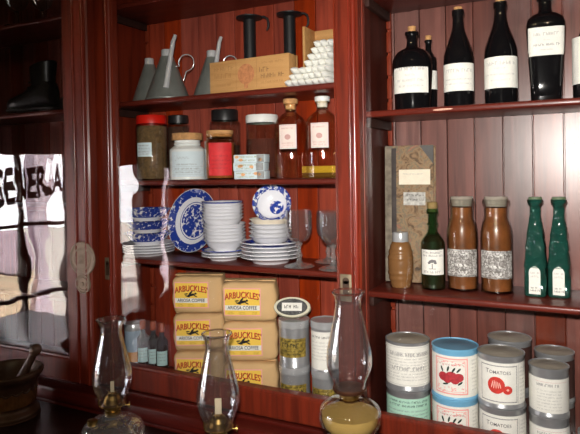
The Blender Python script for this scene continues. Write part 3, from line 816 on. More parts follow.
def goblet(loc, label, s=1.0, ribs=0):
    t = thing('goblet', label, 'glass', loc, 0, 'clear glass goblets'); t.scale = (s, s, s)
    bp = smooth_prof([(.006, .062), (.020, .066), (.030, .080), (.0335, .100), (.0335, .120), (.0325, .144)], 4)
    rm = (lambda a, z: 1+.018*math.cos(ribs*a)) if ribs else None
    lathe_part('bowl', bp + [(r-.0022, max(z, .068)) for r, z in bp[::-1] if r > .004] + [(0, .068)], M['crystal'], t, 48, rmod=rm)
    lathe_part('stem', smooth_prof([(0, .0), (.036, .0), (.0365, .0025), (.028, .006), (.010, .011), (.0055, .020), (.0085, .030), (.0055, .038), (.0052, .050), (.009, .060), (0, .066)], 4), M['crystal_stem'], t, 36)
    return t
goblet((-.652, .045, Z_M3), 'plain clear goblet standing right of the plate stack, leftmost of three')
goblet((-.556, .040, Z_M3), 'ribbed pressed glass goblet beside the door stile, rightmost of three', .96, 12)
goblet((-.612, .140, Z_M3), 'clear goblet standing behind between two other goblets', .95)

# ---------------- coffee bags
bag_mats = {}
def coffee_bag(loc, rz, label):
    t = thing('coffee_bag', label, 'coffee bag', loc, rz, 'brown paper coffee bags')
    w, d, h = .151, .084, .1085
    b = MB(); nx, ny, nz = 12, 8, 10
    r = bmesh.ops.create_cube(b.bm, size=1)
    bmesh.ops.subdivide_edges(b.bm, edges=b.bm.edges[:], cuts=9, use_grid_fill=True)
    for v in b.bm.verts:
        x, y, z = v.co*2
        k = 5.0; n_ = (abs(x)**k+abs(y)**k+abs(z)**k)**(1/k); m_ = max(abs(x), abs(y), abs(z))
        sc = m_/n_ if n_ > 0 else 1
        sc = .35+.65*sc
        x, y, z = x*sc, y*sc, z*sc
        pf = (1-x*x)*(1-z*z)
        yy = y*(.88+.12*pf)
        fold = .0022*math.exp(-((x-.62)/.06)**2)*(1 if y < 0 else 0)
        v.co = Vector((x*w/2 + .0015*math.sin(z*7), yy*d/2 - fold, (z+1)*h/2*.985 + .0012*math.sin(x*9)*(z > .5)))
    b.build('paper_body', M['kraft'], t, angle=60)
    q = MB()                                                      # rolled top seam and side gusset fold
    q.loft([[Vector((-w*.46, -.012, h*.972)), Vector((w*.46, -.012, h*.972)), Vector((w*.46, -.012, h*1.0)), Vector((-w*.46, -.012, h*1.0))],
            [Vector((-w*.46, .018, h*.972)), Vector((w*.46, .018, h*.972)), Vector((w*.46, .018, h*.995)), Vector((-w*.46, .018, h*.995))]])
    q.build('top_fold', M['kraft'], t)
    yf = -d/2 - .0015
    def f(u, v):
        return Vector((u, yf + .0045*((u/.06)**2)*.5 + .0035*((v-h/2)/.05)**2*.5, v))
    def g(off): return lambda u, v: f(u, v) + Vector((0, -off, 0))
    cx, u0, u1, v0, v1 = -.016, -.066, .034, .018, .092
    lb = MB(); lb.rect(u0, u1, v0, v1, g(.0), 10, 8); lb = lb.build('label', M['pink_ink'], t)
    writing(lb, M['yellow'], lambda b: b.rect(u0+.003, u1-.003, v0+.003, v1-.003, g(.0006), 10, 8), 'yellow_field')
    arch = lambda off: (lambda u, v: g(off)(u, v - 3.0*(u-cx)**2))
    writing(lb, M['ink'], lambda b: b.text("ARBUCKLES'", .0232, arch(.0010), cx+.0008, .0732, .012, .74), 'letter_shadow')
    writing(lb, M['red_ink'], lambda b: b.text("ARBUCKLES'", .0232, arch(.0014), cx, .0742, .010, .74), 'lettering')
    writing(lb, M['paper'], lambda b: b.rect(u0+.003, u1-.003, .0330, .0465, g(.0010), 10, 1), 'white_band')
    writing(lb, M['ink'], lambda b: b.text('ARIOSA COFFEE', .0134, g(.0014), cx, .0398, .012, .82), 'lettering')
    def emblem(b):                                                # small dark winged figure in flight
        e = g(.0014)
        b.disc(cx, .0555, .013, .0035, e, 2, 14, .25); b.disc(cx+.013, .0595, .0035, .003, e, 2, 10)
        b.disc(cx-.002, .0600, .009, .0028, e, 2, 12, .9); b.disc(cx-.010, .0520, .008, .002, e, 2, 12, -.3)
        b.disc(cx+.012, .0530, .007, .0018, e, 2, 10, -.5); b.disc(cx-.014, .0585, .006, .002, e, 2, 10, .1)
    writing(lb, M['ink'], emblem, 'emblem')
    rr_ = random.Random(5)
    def small(b):
        for a, c in ((-.056, -.040), (-.026, -.006), (.010, .026)): b.print_rows(a, c, [.0265, .0225], .0026, g(.001), rr_)
    writing(lb, M['olive_ink'], small, 'small_print')
    return t
names = ('lowest', 'middle', 'topmost')
bag0 = None
for col, (x, y, rz) in (('left', (-1.000, .096, 24)), ('right', (-.818, .076, 23))):
    for k in range(3):
        lab = 'brown paper coffee bag with yellow label, %s of the %s-hand stack' % (names[k], col)
        loc = (x + (0, -.002, .003)[k], y + (0, .003, -.003)[k], Z_DK + .1086*k); a = math.radians(rz + (0, 2.5, -2)[k])
        if bag0 is None: bag0 = coffee_bag(loc, a, lab)
        else: dup(bag0, loc, a, lab)

# three little dark bottles and a pale cylinder imitating a reflection, left of the bags
def vial(loc, rz, label):
    t = thing('small_bottle', label, 'bottle', loc, rz, 'little dark bottles by the coffee bags')
    lathe_part('bottle_body', smooth_prof([(0, 0), (.016, 0), (.0175, .003), (.0178, .02), (.0178, .118), (.015, .132), (.008, .142), (.0072, .150), (.0072, .160)], 3), plain('dark brown bottle', lin(34, 16, 12), .1, coat=.3), t, 28)
    lathe_part('stopper', [(0, .155), (.0085, .155), (.0092, .160), (.0092, .176), (.007, .181), (0, .182)], plain('orange brown stopper', lin(150, 66, 30), .5), t, 20)
    lb, f = paper_label(t, .0178, .017, .060, .102, plain('pale cyan label', lin(176, 208, 208), .8))
    writing(lb, M['ink_grey'], lambda b: b.print_rows(-.013, .013, [.092, .083, .074], .003, f, rnd))
    return t
v0 = vial((-1.182, .055, Z_DK), face_cam(-1.17, .05), 'little dark bottle with pale label, leftmost of three')
dup(v0, (-1.145, .058, Z_DK), face_cam(-1.13, .05), 'little dark bottle with pale label, middle of three')
dup(v0, (-1.108, .052, Z_DK), face_cam(-1.09, .05), 'little dark bottle with pale label, nearest the coffee bags')
t = thing('reflection_cylinder', 'pale blue grey cylinder imitating a reflection, at the left end beside the little dark bottles', 'tin', (-1.223, .060, Z_DK), 0)
pale = plain('pale blue reflection tone', lin(168, 186, 204), .4)  # added cylinder; its pale colour imitates a reflection in the pane
lathe_part('body', [(0, 0), (.025, 0), (.026, .002), (.026, .155), (0, .155)], pale, t, 32)
lathe_part('lid', [(.0263, .148), (.0275, .148), (.0275, .166), (.026, .168), (0, .168)], M['tin_bright'], t, 32)
lathe_part('band', [(.0261, .055), (.0265, .055), (.0265, .085), (.0261, .085)], plain('orange band', lin(214, 150, 84), .6), t, 32)

# ---------------- tins right of the bags
gold = plain('gold and black lithographed tin', lin(170, 146, 66), .4, metal=.3, noise=.75, nscale=130)
def tin(loc, rz, label, r, h, paper=None, group='cylinder tins right of the coffee bags'):
    t = thing('tin', label, 'tin', loc, rz, group)
    lathe_part('body', [(0, .001), (r-.001, .001), (r, 0), (r, .0015), (r-.0012, .003), (r-.0012, h-.016)], M['tin'], t, 40)
    lathe_part('lid', [(r-.0006, h-.018), (r, h-.0185), (r+.0004, h-.017), (r+.0004, h-.001), (r-.001, h), (r-.003, h-.0018), (0, h-.0018)], M['tin_bright'], t, 40)
    if paper == 'gold':
        lb, f = paper_label(t, r-.0012, r*1.0, .026, .074, gold)
        writing(lb, M['ink'], lambda b: (b.print_rows(-r*.8, r*.8, [.052], .010, f, rnd), b.print_rows(-r*.85, r*.85, [.032, .040, .066], .004, f, rnd)))
    elif paper == 'white':
        lb, f = paper_label(t, r-.0012, r*1.5, .004, h-.024, M['paper'])
        writing(lb, M['ink'], lambda b: b.print_rows(-r*1.1, r*1.1, [h-.040], .0055, f, rnd))
        writing(lb, M['ink_light'], lambda b: b.print_rows(-r*1.1, r*1.1, [h-.052-.0085*i for i in range(6)], .0032, f, rnd), 'small_print')
    return t
px, py = -.679, .062
tin((px, py, Z_DK), face_cam(px, py, -12), 'grey tin with gold label, lower of the stack beside the coffee bags', .0405, .1175, 'gold')
tin((px, py, Z_DK+.1178), face_cam(px, py, -12), 'grey tin with gold label, carrying the oval tin on its lid', .0405, .1175, 'gold')
t = thing('oval_tin', 'flat oval tin with a white nameplate propped upright on a grey tin', 'tin', (px-.002, py-.004, Z_DK+.2358), face_cam(px, py, -6))
TT = Matrix.Translation((0, 0, .0270)) @ Matrix.Rotation(math.radians(64), 4, 'X')
MB().lathe([(0, -.012), (.046, -.012), (.048, -.010), (.048, .008), (.0465, .010), (0, .010)], 48, TT, sy=.55).build('body', plain('cream painted tin', lin(206, 200, 176), .45), t)
def ov(off): return lambda u, v: TT @ Vector((u, v, .0100+off))
writing(t, plain('black and grey border print', lin(70, 70, 70), .6, noise=.8, nscale=160), lambda b: b.disc(0, 0, .040, .0215, ov(.0006), 3, 36), 'border')
lb = MB(); lb.rect(-.026, .026, -.0105, .0105, ov(.0012), 2, 1); lb = lb.build('nameplate', M['paper'], t, smooth=False)
writing(lb, M['ink'], lambda b: b.print_rows(-.021, .021, [-.004], .0085, ov(.0018), random.Random(8)))
px, py = -.592, .066
tin((px, py, Z_DK), face_cam(px, py, -10), 'grey tin with gold label under the paper-wrapped tin', .0375, .1175, 'gold')
tin((px, py, Z_DK+.1178), face_cam(px, py, -10), 'tin wrapped in white printed paper, next to the door stile', .0375, .1225, 'white')
# ---------------- right bay, upper shelf: dark bottles
def dark_bottle(name, label, loc, rz, prof, lab, cork=None, sy=1.0, group='dark bottles on the upper right shelf', lw=None, uc=0.0, rows=()):
    t = thing(name, label, 'bottle', loc, rz, group)
    b = MB().lathe(prof, 44, sy=sy); b.build('glass_body', M['bottle_black'], t)
    r, z0, z1 = lab
    q = MB(); base = cyl(r+.0007)
    sq = lambda off: (lambda u, v: Vector((base(u, v).x*(1+off/r), base(u, v).y*sy*(1+off/r), v)))
    lw = lw or r*1.35
    q.rect(uc-lw, uc+lw, z0, z1, sq(0), 26, 2); lb = q.build('label', M['paper'], t)
    f = sq(.0006)
    for dz, h, k, mt in rows:
        writing(lb, M[mt], lambda b: b.print_rows(uc-lw*k*.8, uc+lw*k*.8, [z1-dz], h, f, rnd, .95))
    if cork:
        rc, zc0, zc1 = cork
        lathe_part('cork', [(0, zc0), (rc*.9, zc0), (rc, zc1), (rc*.9, zc1+.001), (0, zc1+.001)], M['cork'], t, 20)
    return t
jug = smooth_prof([(0, 0), (.037, 0), (.040, .004), (.0425, .05), (.0455, .10), (.0435, .118), (.033, .134), (.018, .143), (.0125, .150), (.0120, .172), (.0155, .1735), (.0155, .179), (.013, .180), (0, .180)], 4)
dark_bottle('jug_bottle', 'squat black round-shouldered jug bottle with cork and large white label', (-.354, .050, Z_RU), face_cam(-.354, .05, 0), jug, (.0445, .036, .104), (.0095, .178, .192), .86, lw=.046, uc=-.006,
            rows=((.018, .0075, .9, 'ink_light'), (.030, .004, .3, 'ink_light'), (.043, .006, .85, 'ink_light'), (.055, .005, .75, 'ink_light')))
small = smooth_prof([(0, 0), (.018, 0), (.0195, .003), (.0195, .12), (.016, .135), (.008, .150), (.0075, .170), (.009, .172), (.009, .177), (0, .177)], 3)
t = dark_bottle('slim_bottle', 'slim corked bottle mostly hidden behind the squat black jug', (-.338, .142, Z_RU), face_cam(-.338, .142, 20), small, (.0195, .055, .100), (.0075, .175, .187), lw=.022)
wine = smooth_prof([(0, 0), (.030, 0), (.0325, .004), (.0328, .05), (.0328, .100), (.0310, .122), (.0235, .146), (.0160, .168), (.0128, .185), (.0118, .205), (.0135, .207), (.0135, .216), (.012, .218), (0, .218)], 4)
dark_bottle('wine_bottle', 'black tapering bottle with white label, right of the squat jug', (-.251, .060, Z_RU), face_cam(-.251, .06, -3), wine, (.0328, .034, .095), (.0098, .217, .224),
            rows=((.020, .0075, .8, 'ink_light'), (.037, .003, .9, 'ink_light'), (.047, .0035, .85, 'ink_light')))
wine2 = [(r*1.045, z*1.02) for r, z in wine]
dark_bottle('wine_bottle', 'taller black bottle with white label, third large bottle from the shelf end', (-.161, .058, Z_RU), face_cam(-.161, .058, -3), wine2, (.0343, .033, .100), (.0098, .221, .230),
            rows=((.018, .0075, .85, 'ink_light'), (.027, .003, .3, 'ink_light'), (.040, .0035, .9, 'ink_light'), (.052, .0035, .55, 'ink_light')))
t = thing('case_bottle', 'big square black bottle, widest at its shoulders, with white label', 'bottle', (-.072, .062, Z_RU), face_cam(-.072, .062, 3), 'dark bottles on the upper right shelf')
def sqring(w, z, n=44, k=4.5):
    return [Vector((w*math.copysign(abs(math.cos(2*PI*i/n))**(2/k), math.cos(2*PI*i/n)), w*.85*math.copysign(abs(math.sin(2*PI*i/n))**(2/k), math.sin(2*PI*i/n)), z)) for i in range(n)]
def rring(r, z, n=44): return [Vector((r*math.cos(2*PI*i/n), r*math.sin(2*PI*i/n), z)) for i in range(n)]
MB().loft([sqring(.027, 0), sqring(.0295, .004), sqring(.0310, .04), sqring(.0345, .10), sqring(.0380, .150), sqring(.0382, .163), sqring(.0350, .174, k=3.5), sqring(.0260, .183, k=2.6), rring(.0150, .188), rring(.0130, .194), rring(.0128, .212), rring(.0165, .214), rring(.0165, .222), rring(.013, .224)]).build('glass_body', M['bottle_black'], t)
def cb(off):
    def f(u, v):
        w = .0310+(.0380-.0310)*(v-.04)/.11
        # follow the rounded square
        n = abs(u)/w; y = -w*.85*max(0.0, 1-min(1, n)**4.5)**(1/4.5)
        return Vector((u, y-.0010-off, v))
    return f
q = MB(); q.rect(-.0345, .0345, .094, .152, cb(0), 40, 6); lb = q.build('label', M['paper'], t)
writing(lb, M['ink_grey'], lambda b: b.print_rows(-.024, .026, [.113], .0050, cb(.0008), rnd, .98))
writing(lb, M['ink_light'], lambda b: (b.print_rows(-.024, .022, [.134], .0065, cb(.0008), rnd, .95), b.print_rows(-.006, .008, [.124], .0025, cb(.0008), rnd), b.print_rows(-.014, .014, [.104], .0028, cb(.0008), rnd)), 'small_print')
dark_bottle('wine_bottle', 'black bottle cut off by the right edge of the picture', (.010, .060, Z_RU), face_cam(.01, .06), [(r*.95, z*.85) for r, z in wine], (.0312, .030, .125), (.0095, .184, .190), lw=.047)

# ---------------- right bay, middle shelf
t = thing('ledger', 'tall old marbled ledger with two pasted labels, leaning upright on the back boards', 'book', (-.387, .123, Z_RL+.0024), math.radians(3))
marb, nt, out = newmat('worn marbled board')
bs = N(nt, 'ShaderNodeBsdfPrincipled', i_Roughness=.8); tc = N(nt, 'ShaderNodeTexCoord')
n1 = N(nt, 'ShaderNodeTexNoise', i_Scale=34.0, i_Detail=6.0, i_Roughness=.7, i_Distortion=1.2); nt.links.new(tc.outputs['Object'], n1.inputs['Vector'])
rp = ramp(nt, [(.30, lin(46, 42, 40)), (.42, lin(112, 88, 64)), (.50, lin(150, 122, 92)), (.56, lin(104, 104, 86)), (.63, lin(150, 100, 80)), (.74, lin(172, 162, 140))])
nt.links.new(n1.outputs['Fac'], rp.inputs['Fac']); nt.links.new(rp.outputs['Color'], bs.inputs['Base Color']); nt.links.new(bs.outputs[0], out.inputs[0])
spine_m = plain('worn grey spine cloth', lin(124, 114, 100), .85, noise=.5, nscale=60)
dk = plain('dark leather hinge', lin(58, 50, 48), .7, noise=.4, nscale=50)
LT = Matrix.Rotation(math.radians(-2.3), 4, 'X')
BW, BH, BD = .118, .338, .034
def bx(name, m, a, c, d, e, g, h, par, bev=.001):
    return MB().box(a, c, d, e, g, h, bev, M=LT).build(name, m, par)
bx('page_block', plain('yellowed page edges', lin(206, 190, 154), .9), -BW/2+.004, BW/2-.004, .0042, BD-.0042, .004, BH-.004, t)
bx('cover', marb, -BW/2, BW/2, 0, .004, 0, BH, t); bx('cover', marb, -BW/2, BW/2, BD-.004, BD, 0, BH, t)
sp = bx('spine', spine_m, -BW/2-.003, -BW/2+.002, -.0005, BD+.0005, 0, BH, t, .0015)
bx('spine_strip', spine_m, -BW/2-.001, -BW/2+.016, -.0008, .0002, 0, BH, t, .0002)
bx('hinge', dk, -BW/2+.014, -BW/2+.026, -.0009, .0003, .12, BH-.006, t, .0002)
q = MB(); fB = lambda off: (lambda u, v: LT @ Vector((u, -off, v)))
vs = [q.bm.verts.new(fB(.0007)(*p)) for p in ((BW/2, BH-.001), (BW/2-.034, BH-.001), (BW/2, BH-.048))]; q.bm.faces.new(vs)
q.build('leather_corner', plain('slate leather corner', lin(86, 84, 82), .7, noise=.2), t, smooth=False)
q = MB(); q.rect(-BW/2+.033, BW/2-.008, BH-.097, BH-.060, fB(.0012), 2); lb = q.build('label', M['paper_cream'], t, smooth=False)
writing(lb, M['ink_light'], lambda b: b.print_rows(-.018, .040, [BH-.073], .004, fB(.0017), rnd))
q = MB(); q.rect(-BW/2+.044, BW/2-.020, BH-.148, BH-.116, fB(.0012), 2); lb = q.build('label', plain('soiled grey label', lin(186, 184, 178), .8, noise=.4, nscale=110), t, smooth=False)
writing(lb, M['ink'], lambda b: b.print_rows(-.010, .036, [BH-.126, BH-.137], .0048, fB(.0017), rnd))

px, py = -.397, .078
t = thing('barrel_jar', 'little brown barrel-shaped jar with a silver screw cap', 'jar', (px, py, Z_RL), 0)
brl = plain('brown barrel glass', lin(128, 90, 54), .25, coat=.4, noise=.15)
pts = [(0, 0), (.022, 0), (.0235, .003)]
for k in range(1, 30):
    z = .003 + .100*k/30; r = .0235 + .0065*math.sin(PI*k/30)
    if k in (5, 6, 9, 10, 20, 21, 24, 25): r += .0014
    pts.append((r, z))
pts += [(.021, .106), (.017, .110), (.017, .113), (0, .113)]
lathe_part('body', pts, brl, t, 36)
lathe_part('cap', [(0, .108), (.0185, .108), (.0190, .110), (.0190, .128), (.0175, .131), (.004, .132), (0, .134)], M['tin_bright'], t, 36, rmod=lambda a, z: 1+.012*math.cos(30*a))
px, py = -.321, .085
t = thing('sauce_bottle', 'small greenish sauce bottle with cork and white tree label', 'bottle', (px, py, Z_RL), face_cam(px, py, -4))
gglass = thin_glass('greenish bottle glass', tint=(.62, .80, .68, 1), f0=.06, edge=.8, power=3.0)
sauce_p = smooth_prof([(0, 0), (.025, 0), (.027, .003), (.0275, .012), (.0275, .100), (.025, .114), (.016, .128), (.0115, .136), (.0110, .148), (.0135, .150), (.0135, .154), (.0112, .156), (.0110, .174), (.0140, .176), (.0140, .186), (.012, .188)], 3)
lathe_part('glass_body', hollow(sauce_p, .002), gglass, t, 36)
lathe_part('contents', [(0, .004)] + [(r-.0034, max(z, .004)) for r, z in sauce_p if .004 < r and z < .128] + [(0, .128)], plain('dark brown sauce', lin(74, 40, 24), .6), t, 36)
lathe_part('cork', [(0, .180), (.0105, .180), (.0105, .189), (.0125, .190), (.0120, .203), (0, .204)], plain('olive brown cork', lin(136, 112, 66), .8, noise=.2), t, 20)
lb, f = paper_label(t, .0275, .030, .036, .094, M['paper'])
def tree(b):
    b.rect(-.001, .001, .050, .062, f, 1); b.rect(-.008, .008, .0495, .0508, f, 4)
    for a, c, r in ((-.007, .064, .0035), (0, .068, .005), (.007, .064, .0035), (-.004, .067, .004), (.005, .068, .004)): b.disc(a, c, r, r*.8, f, 2, 10)
writing(lb, plain('grey tree print', lin(116, 112, 116), .8), tree, 'tree_emblem')
writing(lb, M['ink_grey'], lambda b: (b.print_rows(-.024, .026, [.085, .078], .005, f, rnd, .95), b.print_rows(-.022, .022, [.040], .0055, f, rnd, .95)))

sauce_m = plain('orange brown pickle sauce', lin(134, 78, 40), .3, noise=.5, nscale=26, coat=.5)
silver, nt, out = newmat('silvery scroll label')
bs = N(nt, 'ShaderNodeBsdfPrincipled', i_Roughness=.5); tc = N(nt, 'ShaderNodeTexCoord')
n1 = N(nt, 'ShaderNodeTexNoise', i_Scale=150.0, i_Detail=4.0, i_Roughness=.75, i_Distortion=1.5); nt.links.new(tc.outputs['Object'], n1.inputs['Vector'])
rp = ramp(nt, [(.42, lin(94, 88, 84)), (.52, lin(170, 166, 162)), (.6, lin(226, 224, 220))]); nt.links.new(n1.outputs['Fac'], rp.inputs['Fac'])
nt.links.new(rp.outputs['Color'], bs.inputs['Base Color']); nt.links.new(bs.outputs[0], out.inputs[0])
pale_stop = plain('pale glass stopper', lin(206, 196, 180), .08, spec=.8)
pale_stop.node_tree.nodes['Principled BSDF'].inputs['Transmission Weight'].default_value = .5
def pickle(loc, rz, label):
    t = thing('pickle_jar', label, 'jar', loc, rz, 'tall brown sauce jars')
    p = smooth_prof([(0, 0), (.0325, 0), (.0345, .003), (.0347, .012), (.0350, .10), (.0352, .128), (.0330, .148), (.0275, .166), (.0265, .176), (.0270, .196), (.0300, .199), (.0305, .206), (.0290, .210)], 3)
    lathe_part('glass_body', hollow(p, .002), M['jar_glass'], t, 44)
    lathe_part('contents', [(0, .005)] + [(r-.0034, max(z, .005)) for r, z in p if r > .004 and z < .190] + [(.0228, .191), (0, .191)], sauce_m, t, 44)
    lathe_part('stopper', [(0, .194), (.0232, .194), (.0238, .2045), (.0265, .2115), (.0245, .2165), (0, .2175)], pale_stop, t, 36)
    lb, f = paper_label(t, .0350, .041, .034, .096, silver)
    def lines(b):
        for v in (.0365, .0925): b.rect(-.039, .039, v, v+.0009, f, 20)
        b.print_rows(-.028, .028, [.078, .064, .050], .007, f, rnd, .9)
    writing(lb, plain('dark label print', lin(92, 88, 86), .7), lines)
    return t
pj = pickle((-.257, .104, Z_RL), face_cam(-.257, .1, -3), 'tall jar of brown sauce with silvery label, next to the small sauce bottle')
dup(pj, (-.181, .104, Z_RL), face_cam(-.181, .1, -3), 'tall jar of brown sauce with silvery label, next to the green bottles')

gm = newmat('dark green moulded glass'); m_, nt, out = gm
bs = N(nt, 'ShaderNodeBsdfPrincipled', i_Roughness=.06); bs.inputs['Base Color'].default_value = lin(36, 90, 78)
bs.inputs['Transmission Weight'].default_value = .5; bs.inputs['Specular IOR Level'].default_value = .9
tc = N(nt, 'ShaderNodeTexCoord'); vz = N(nt, 'ShaderNodeTexVoronoi', i_Scale=52.0, feature='SMOOTH_F1'); nt.links.new(tc.outputs['Object'], vz.inputs['Vector'])
bp = N(nt, 'ShaderNodeBump', i_Strength=.8, i_Distance=.012); nt.links.new(vz.outputs['Distance'], bp.inputs['Height']); nt.links.new(bp.outputs['Normal'], bs.inputs['Normal'])
nt.links.new(bs.outputs[0], out.inputs[0])
def green(loc, rz, label):
    t = thing('green_bottle', label, 'bottle', loc, rz, 'pair of green square bottles')
    def sr(w, z, k=5.0, n=40): return [Vector((w*math.copysign(abs(math.cos(2*PI*i/n))**(2/k), math.cos(2*PI*i/n)), w*math.copysign(abs(math.sin(2*PI*i/n))**(2/k), math.sin(2*PI*i/n)), z)) for i in range(n)]
    MB().loft([sr(.0225, 0), sr(.0245, .003), sr(.0248, .02), sr(.0240, .06), sr(.0255, .063), sr(.0230, .080), sr(.0212, .10), sr(.0222, .104), sr(.0186, .128), sr(.0192, .132), sr(.0150, .158, 3.2), sr(.0125, .176, 2.4), rring(.0120, .190, 40), rring(.0130, .198, 40), rring(.0175, .204, 40), rring(.0178, .210, 40), rring(.014, .211, 40)]).build('glass_body', m_, t)
    lathe_part('stopper', [(0, .205), (.0145, .205), (.0155, .2115), (.0145, .2155), (0, .216)], plain('olive green stopper', lin(96, 112, 84), .6), t, 24)
    q = MB(); f = lambda off: (lambda u, v: Vector((u, -.0253-off, v)))
    q.bm.faces.new([q.bm.verts.new(f(0)(*p)) for p in [(-.0125, .006), (.0125, .006)] + [(.0125*math.cos(PI*i/16), .052+.014*math.sin(PI*i/16)) for i in range(17)]])
    lb = q.build('label', M['paper'], t, smooth=False)
    writing(lb, M['ink_light'], lambda b: b.print_rows(-.010, .010, [.050, .042], .0045, f(.0006), rnd))
    writing(lb, M['ink'], lambda b: b.print_rows(-.010, .010, [.018, .012], .004, f(.0006), rnd))
    return t
gb = green((-.0985, .098, Z_RL), math.radians(-3), 'dark green square bottle with arched white label, left of the pair')
gb.scale = (.93, .93, 1)
dup(gb, (-.0515, .104, Z_RL), math.radians(-3), 'dark green square bottle with arched white label, right of the pair')

# ---------------- right bay, cans on the deck
def can_shell(t, r, h, lid=None, bodymat=None, lidrim=None):
    lathe_part('body', [(0, .002), (r-.004, .002), (r-.002, 0), (r, .0005), (r, .004), (r-.0016, .006), (r-.0016, h-.006), (r, h-.004), (r, h-.0005), (r-.002, h), (r-.003, h-.002)], bodymat or M['tin'], t, 48)
    lathe_part('lid', [(r-.0032, h-.0045), (r-.0032, h-.0025), (r-.010, h-.003), (r-.013, h-.0022), (r*.45, h-.0024), (r*.42, h-.0018), (0, h-.002)], lid or M['tin_lid'], t, 48)
def can(label, loc, rz, r, h, kind, group):
    t = thing('food_can', label, 'can', loc, rz, group)
    half = r*2.6
    ru = r-.0016
    if kind == 'text':
        can_shell(t, r, h); lb, f = paper_label(t, ru, half, .012, h-.007, M['paper'])
        writing(lb, M['ink_light'], lambda b: b.print_rows(-r*1.25, r*1.25, [h-.024-.0068*i for i in range(10)], .0034, f, rnd, .95), 'small_print')
        writing(lb, M['ink_grey'], lambda b: (b.print_rows(-r*.9, r*1.1, [h-.030], .0085, f, rnd, .95), b.print_rows(-r*.8, r*.9, [h-.062], .008, f, rnd, .95)))
        writing(lb, M['ink_light'], lambda b: (b.rect(-half*.6, half*.6, h-.0105, h-.0098, f, 20), b.rect(-half*.6, half*.6, .0150, .0157, f, 20)), 'rule')
    elif kind == 'green':
        can_shell(t, r, h); lb, f = paper_label(t, ru, half, .008, h-.016, M['green_label'])
        writing(lb, M['leaf_ink'], lambda b: b.print_rows(-r*1.0, r*1.0, [h-.026, h-.035], .0050, f, rnd, .95))
        writing(lb, M['ink_grey'], lambda b: b.print_rows(-r*1.1, r*1.1, [h-.046-.008*i for i in range(5)], .0034, f, rnd, .95), 'small_print')
    elif kind == 'fruit':
        can_shell(t, r, h, M['blue_lid'], M['blue_paint'])
        lb, f = paper_label(t, ru, half, .006, h-.0145, M['paper'])
        g = lambda u, v: f(u, v)
        cu = -.006
        def frame(b):
            for d_, w_ in ((0, .0032), (.0058, .0010)):
                a, c, e, k = cu-.038+d_, cu+.038-d_, .012+d_, h-.019-d_
                b.rect(a, c, e, e+w_, g, 22); b.rect(a, c, k-w_, k, g, 22); b.rect(a, a+w_, e, k, g, 2, 6); b.rect(c-w_, c, e, k, g, 2, 6)
            rr7 = random.Random(4)
            for k in range(46):
                u = cu-.033+.066*rr7.random(); v = rr7.choice((rr7.uniform(.016, .030), rr7.uniform(h-.036, h-.026)))
                b.disc(u, v, .0020, .0013, g, 1, 8, rr7.random()*3)
        writing(lb, M['pink_ink'], frame, 'border')
        fu = cyl(ru+.0016); fv = cyl(ru+.0020)
        def fruit(b):
            for du, dv, s in ((-.017, .050, .0115), (.001, .052, .0125), (.017, .050, .0110), (-.008, .045, .010), (.009, .044, .010)): b.disc(cu+du, dv, s, s*.86, fu, 3, 20)
        writing(lb, plain('crimson print', lin(182, 46, 56), .7, noise=.35, nscale=160), fruit, 'fruit_picture')
        def leaves(b):
            for du, dv, a in ((-.020, .0665, 1.9), (-.006, .068, 1.3), (.006, .0665, 1.0), (.017, .066, .8), (-.012, .0345, .2), (.020, .0375, .6)):
                b.disc(cu+du, dv, .0066, .0022, fv, 2, 12, a)
        writing(lb, M['leaf_ink'], leaves, 'leaf_picture')
        writing(lb, plain('rose lettering', lin(170, 70, 80), .7), lambda b: b.print_rows(cu-.027, cu+.028, [h-.0345], .0034, fv, rnd, .98))
        writing(lb, M['ink_light'], lambda b: b.print_rows(.042, .060, [.02+.008*i for i in range(9)], .0035, f, rnd, .9), 'small_print')
    elif kind == 'tomato':
        can_shell(t, r, h); lb, f = paper_label(t, ru, half, .010, h-.0135, M['paper'])
        cu = -.004; fu = cyl(ru+.0016); fv = cyl(ru+.0021)
        def fr(b):
            a, c, e, k = cu-.039, cu+.039, .0155, h-.020
            n = 26
            for i in range(n):
                u = a+(c-a)*(i+.5)/n
                for v in (e, k): b.disc(u, v, .0017, .0011, f, 1, 8)
            for i in range(24):
                v = e+(k-e)*i/23
                for u in (a, c): b.disc(u, v, .0010, .0015, f, 1, 8)
            b.rect(c+.004, c+.0046, .012, h-.016, f, 1, 2)
        writing(lb, M['ink_grey'], fr, 'border')
        writing(lb, plain('charcoal lettering', lin(84, 82, 84), .7), lambda b: (b.text('T', .0128, fv, cu-.0232, h-.0325), b.text('OMATOES', .0098, fv, cu+.0035, h-.0335, .006, .98)))
        tom = plain('tomato red print', lin(206, 52, 40), .7, noise=.2, nscale=160); tl = plain('pale tomato shine', lin(236, 190, 176), .7)
        writing(lb, tom, lambda b: (b.disc(cu-.0045, .0500, .0178, .0178, fu, 5, 28), b.disc(cu+.0185, .0415, .0100, .0090, fv, 3, 20)), 'tomato_picture')
        def shine(b):
            for k in range(5): b.disc(cu-.0125+.004*k, .052-.0004*k, .0011, .0095-.001*abs(k-1), fv, 3, 10, .12*(k-2))
            b.disc(cu+.0190, .0420, .0028, .0024, cyl(ru+.0026), 1, 10)
        writing(lb, tl, shine, 'tomato_shine')
        writing(lb, M['ink_light'], lambda b: b.print_rows(.043, .062, [.02+.008*i for i in range(9)], .0035, f, rnd, .9), 'small_print')
    elif kind == 'small':
        can_shell(t, r, h); lb, f = paper_label(t, ru, half, .010, h-.0205, M['paper'])
        writing(lb, plain('rose rule', lin(206, 150, 150), .7), lambda b: b.rect(-.030, .040, h-.0275, h-.0270, f, 18), 'rule')
        writing(lb, M['ink_grey'], lambda b: b.print_rows(-.026, .018, [h-.0365], .0058, f, rnd, .98))
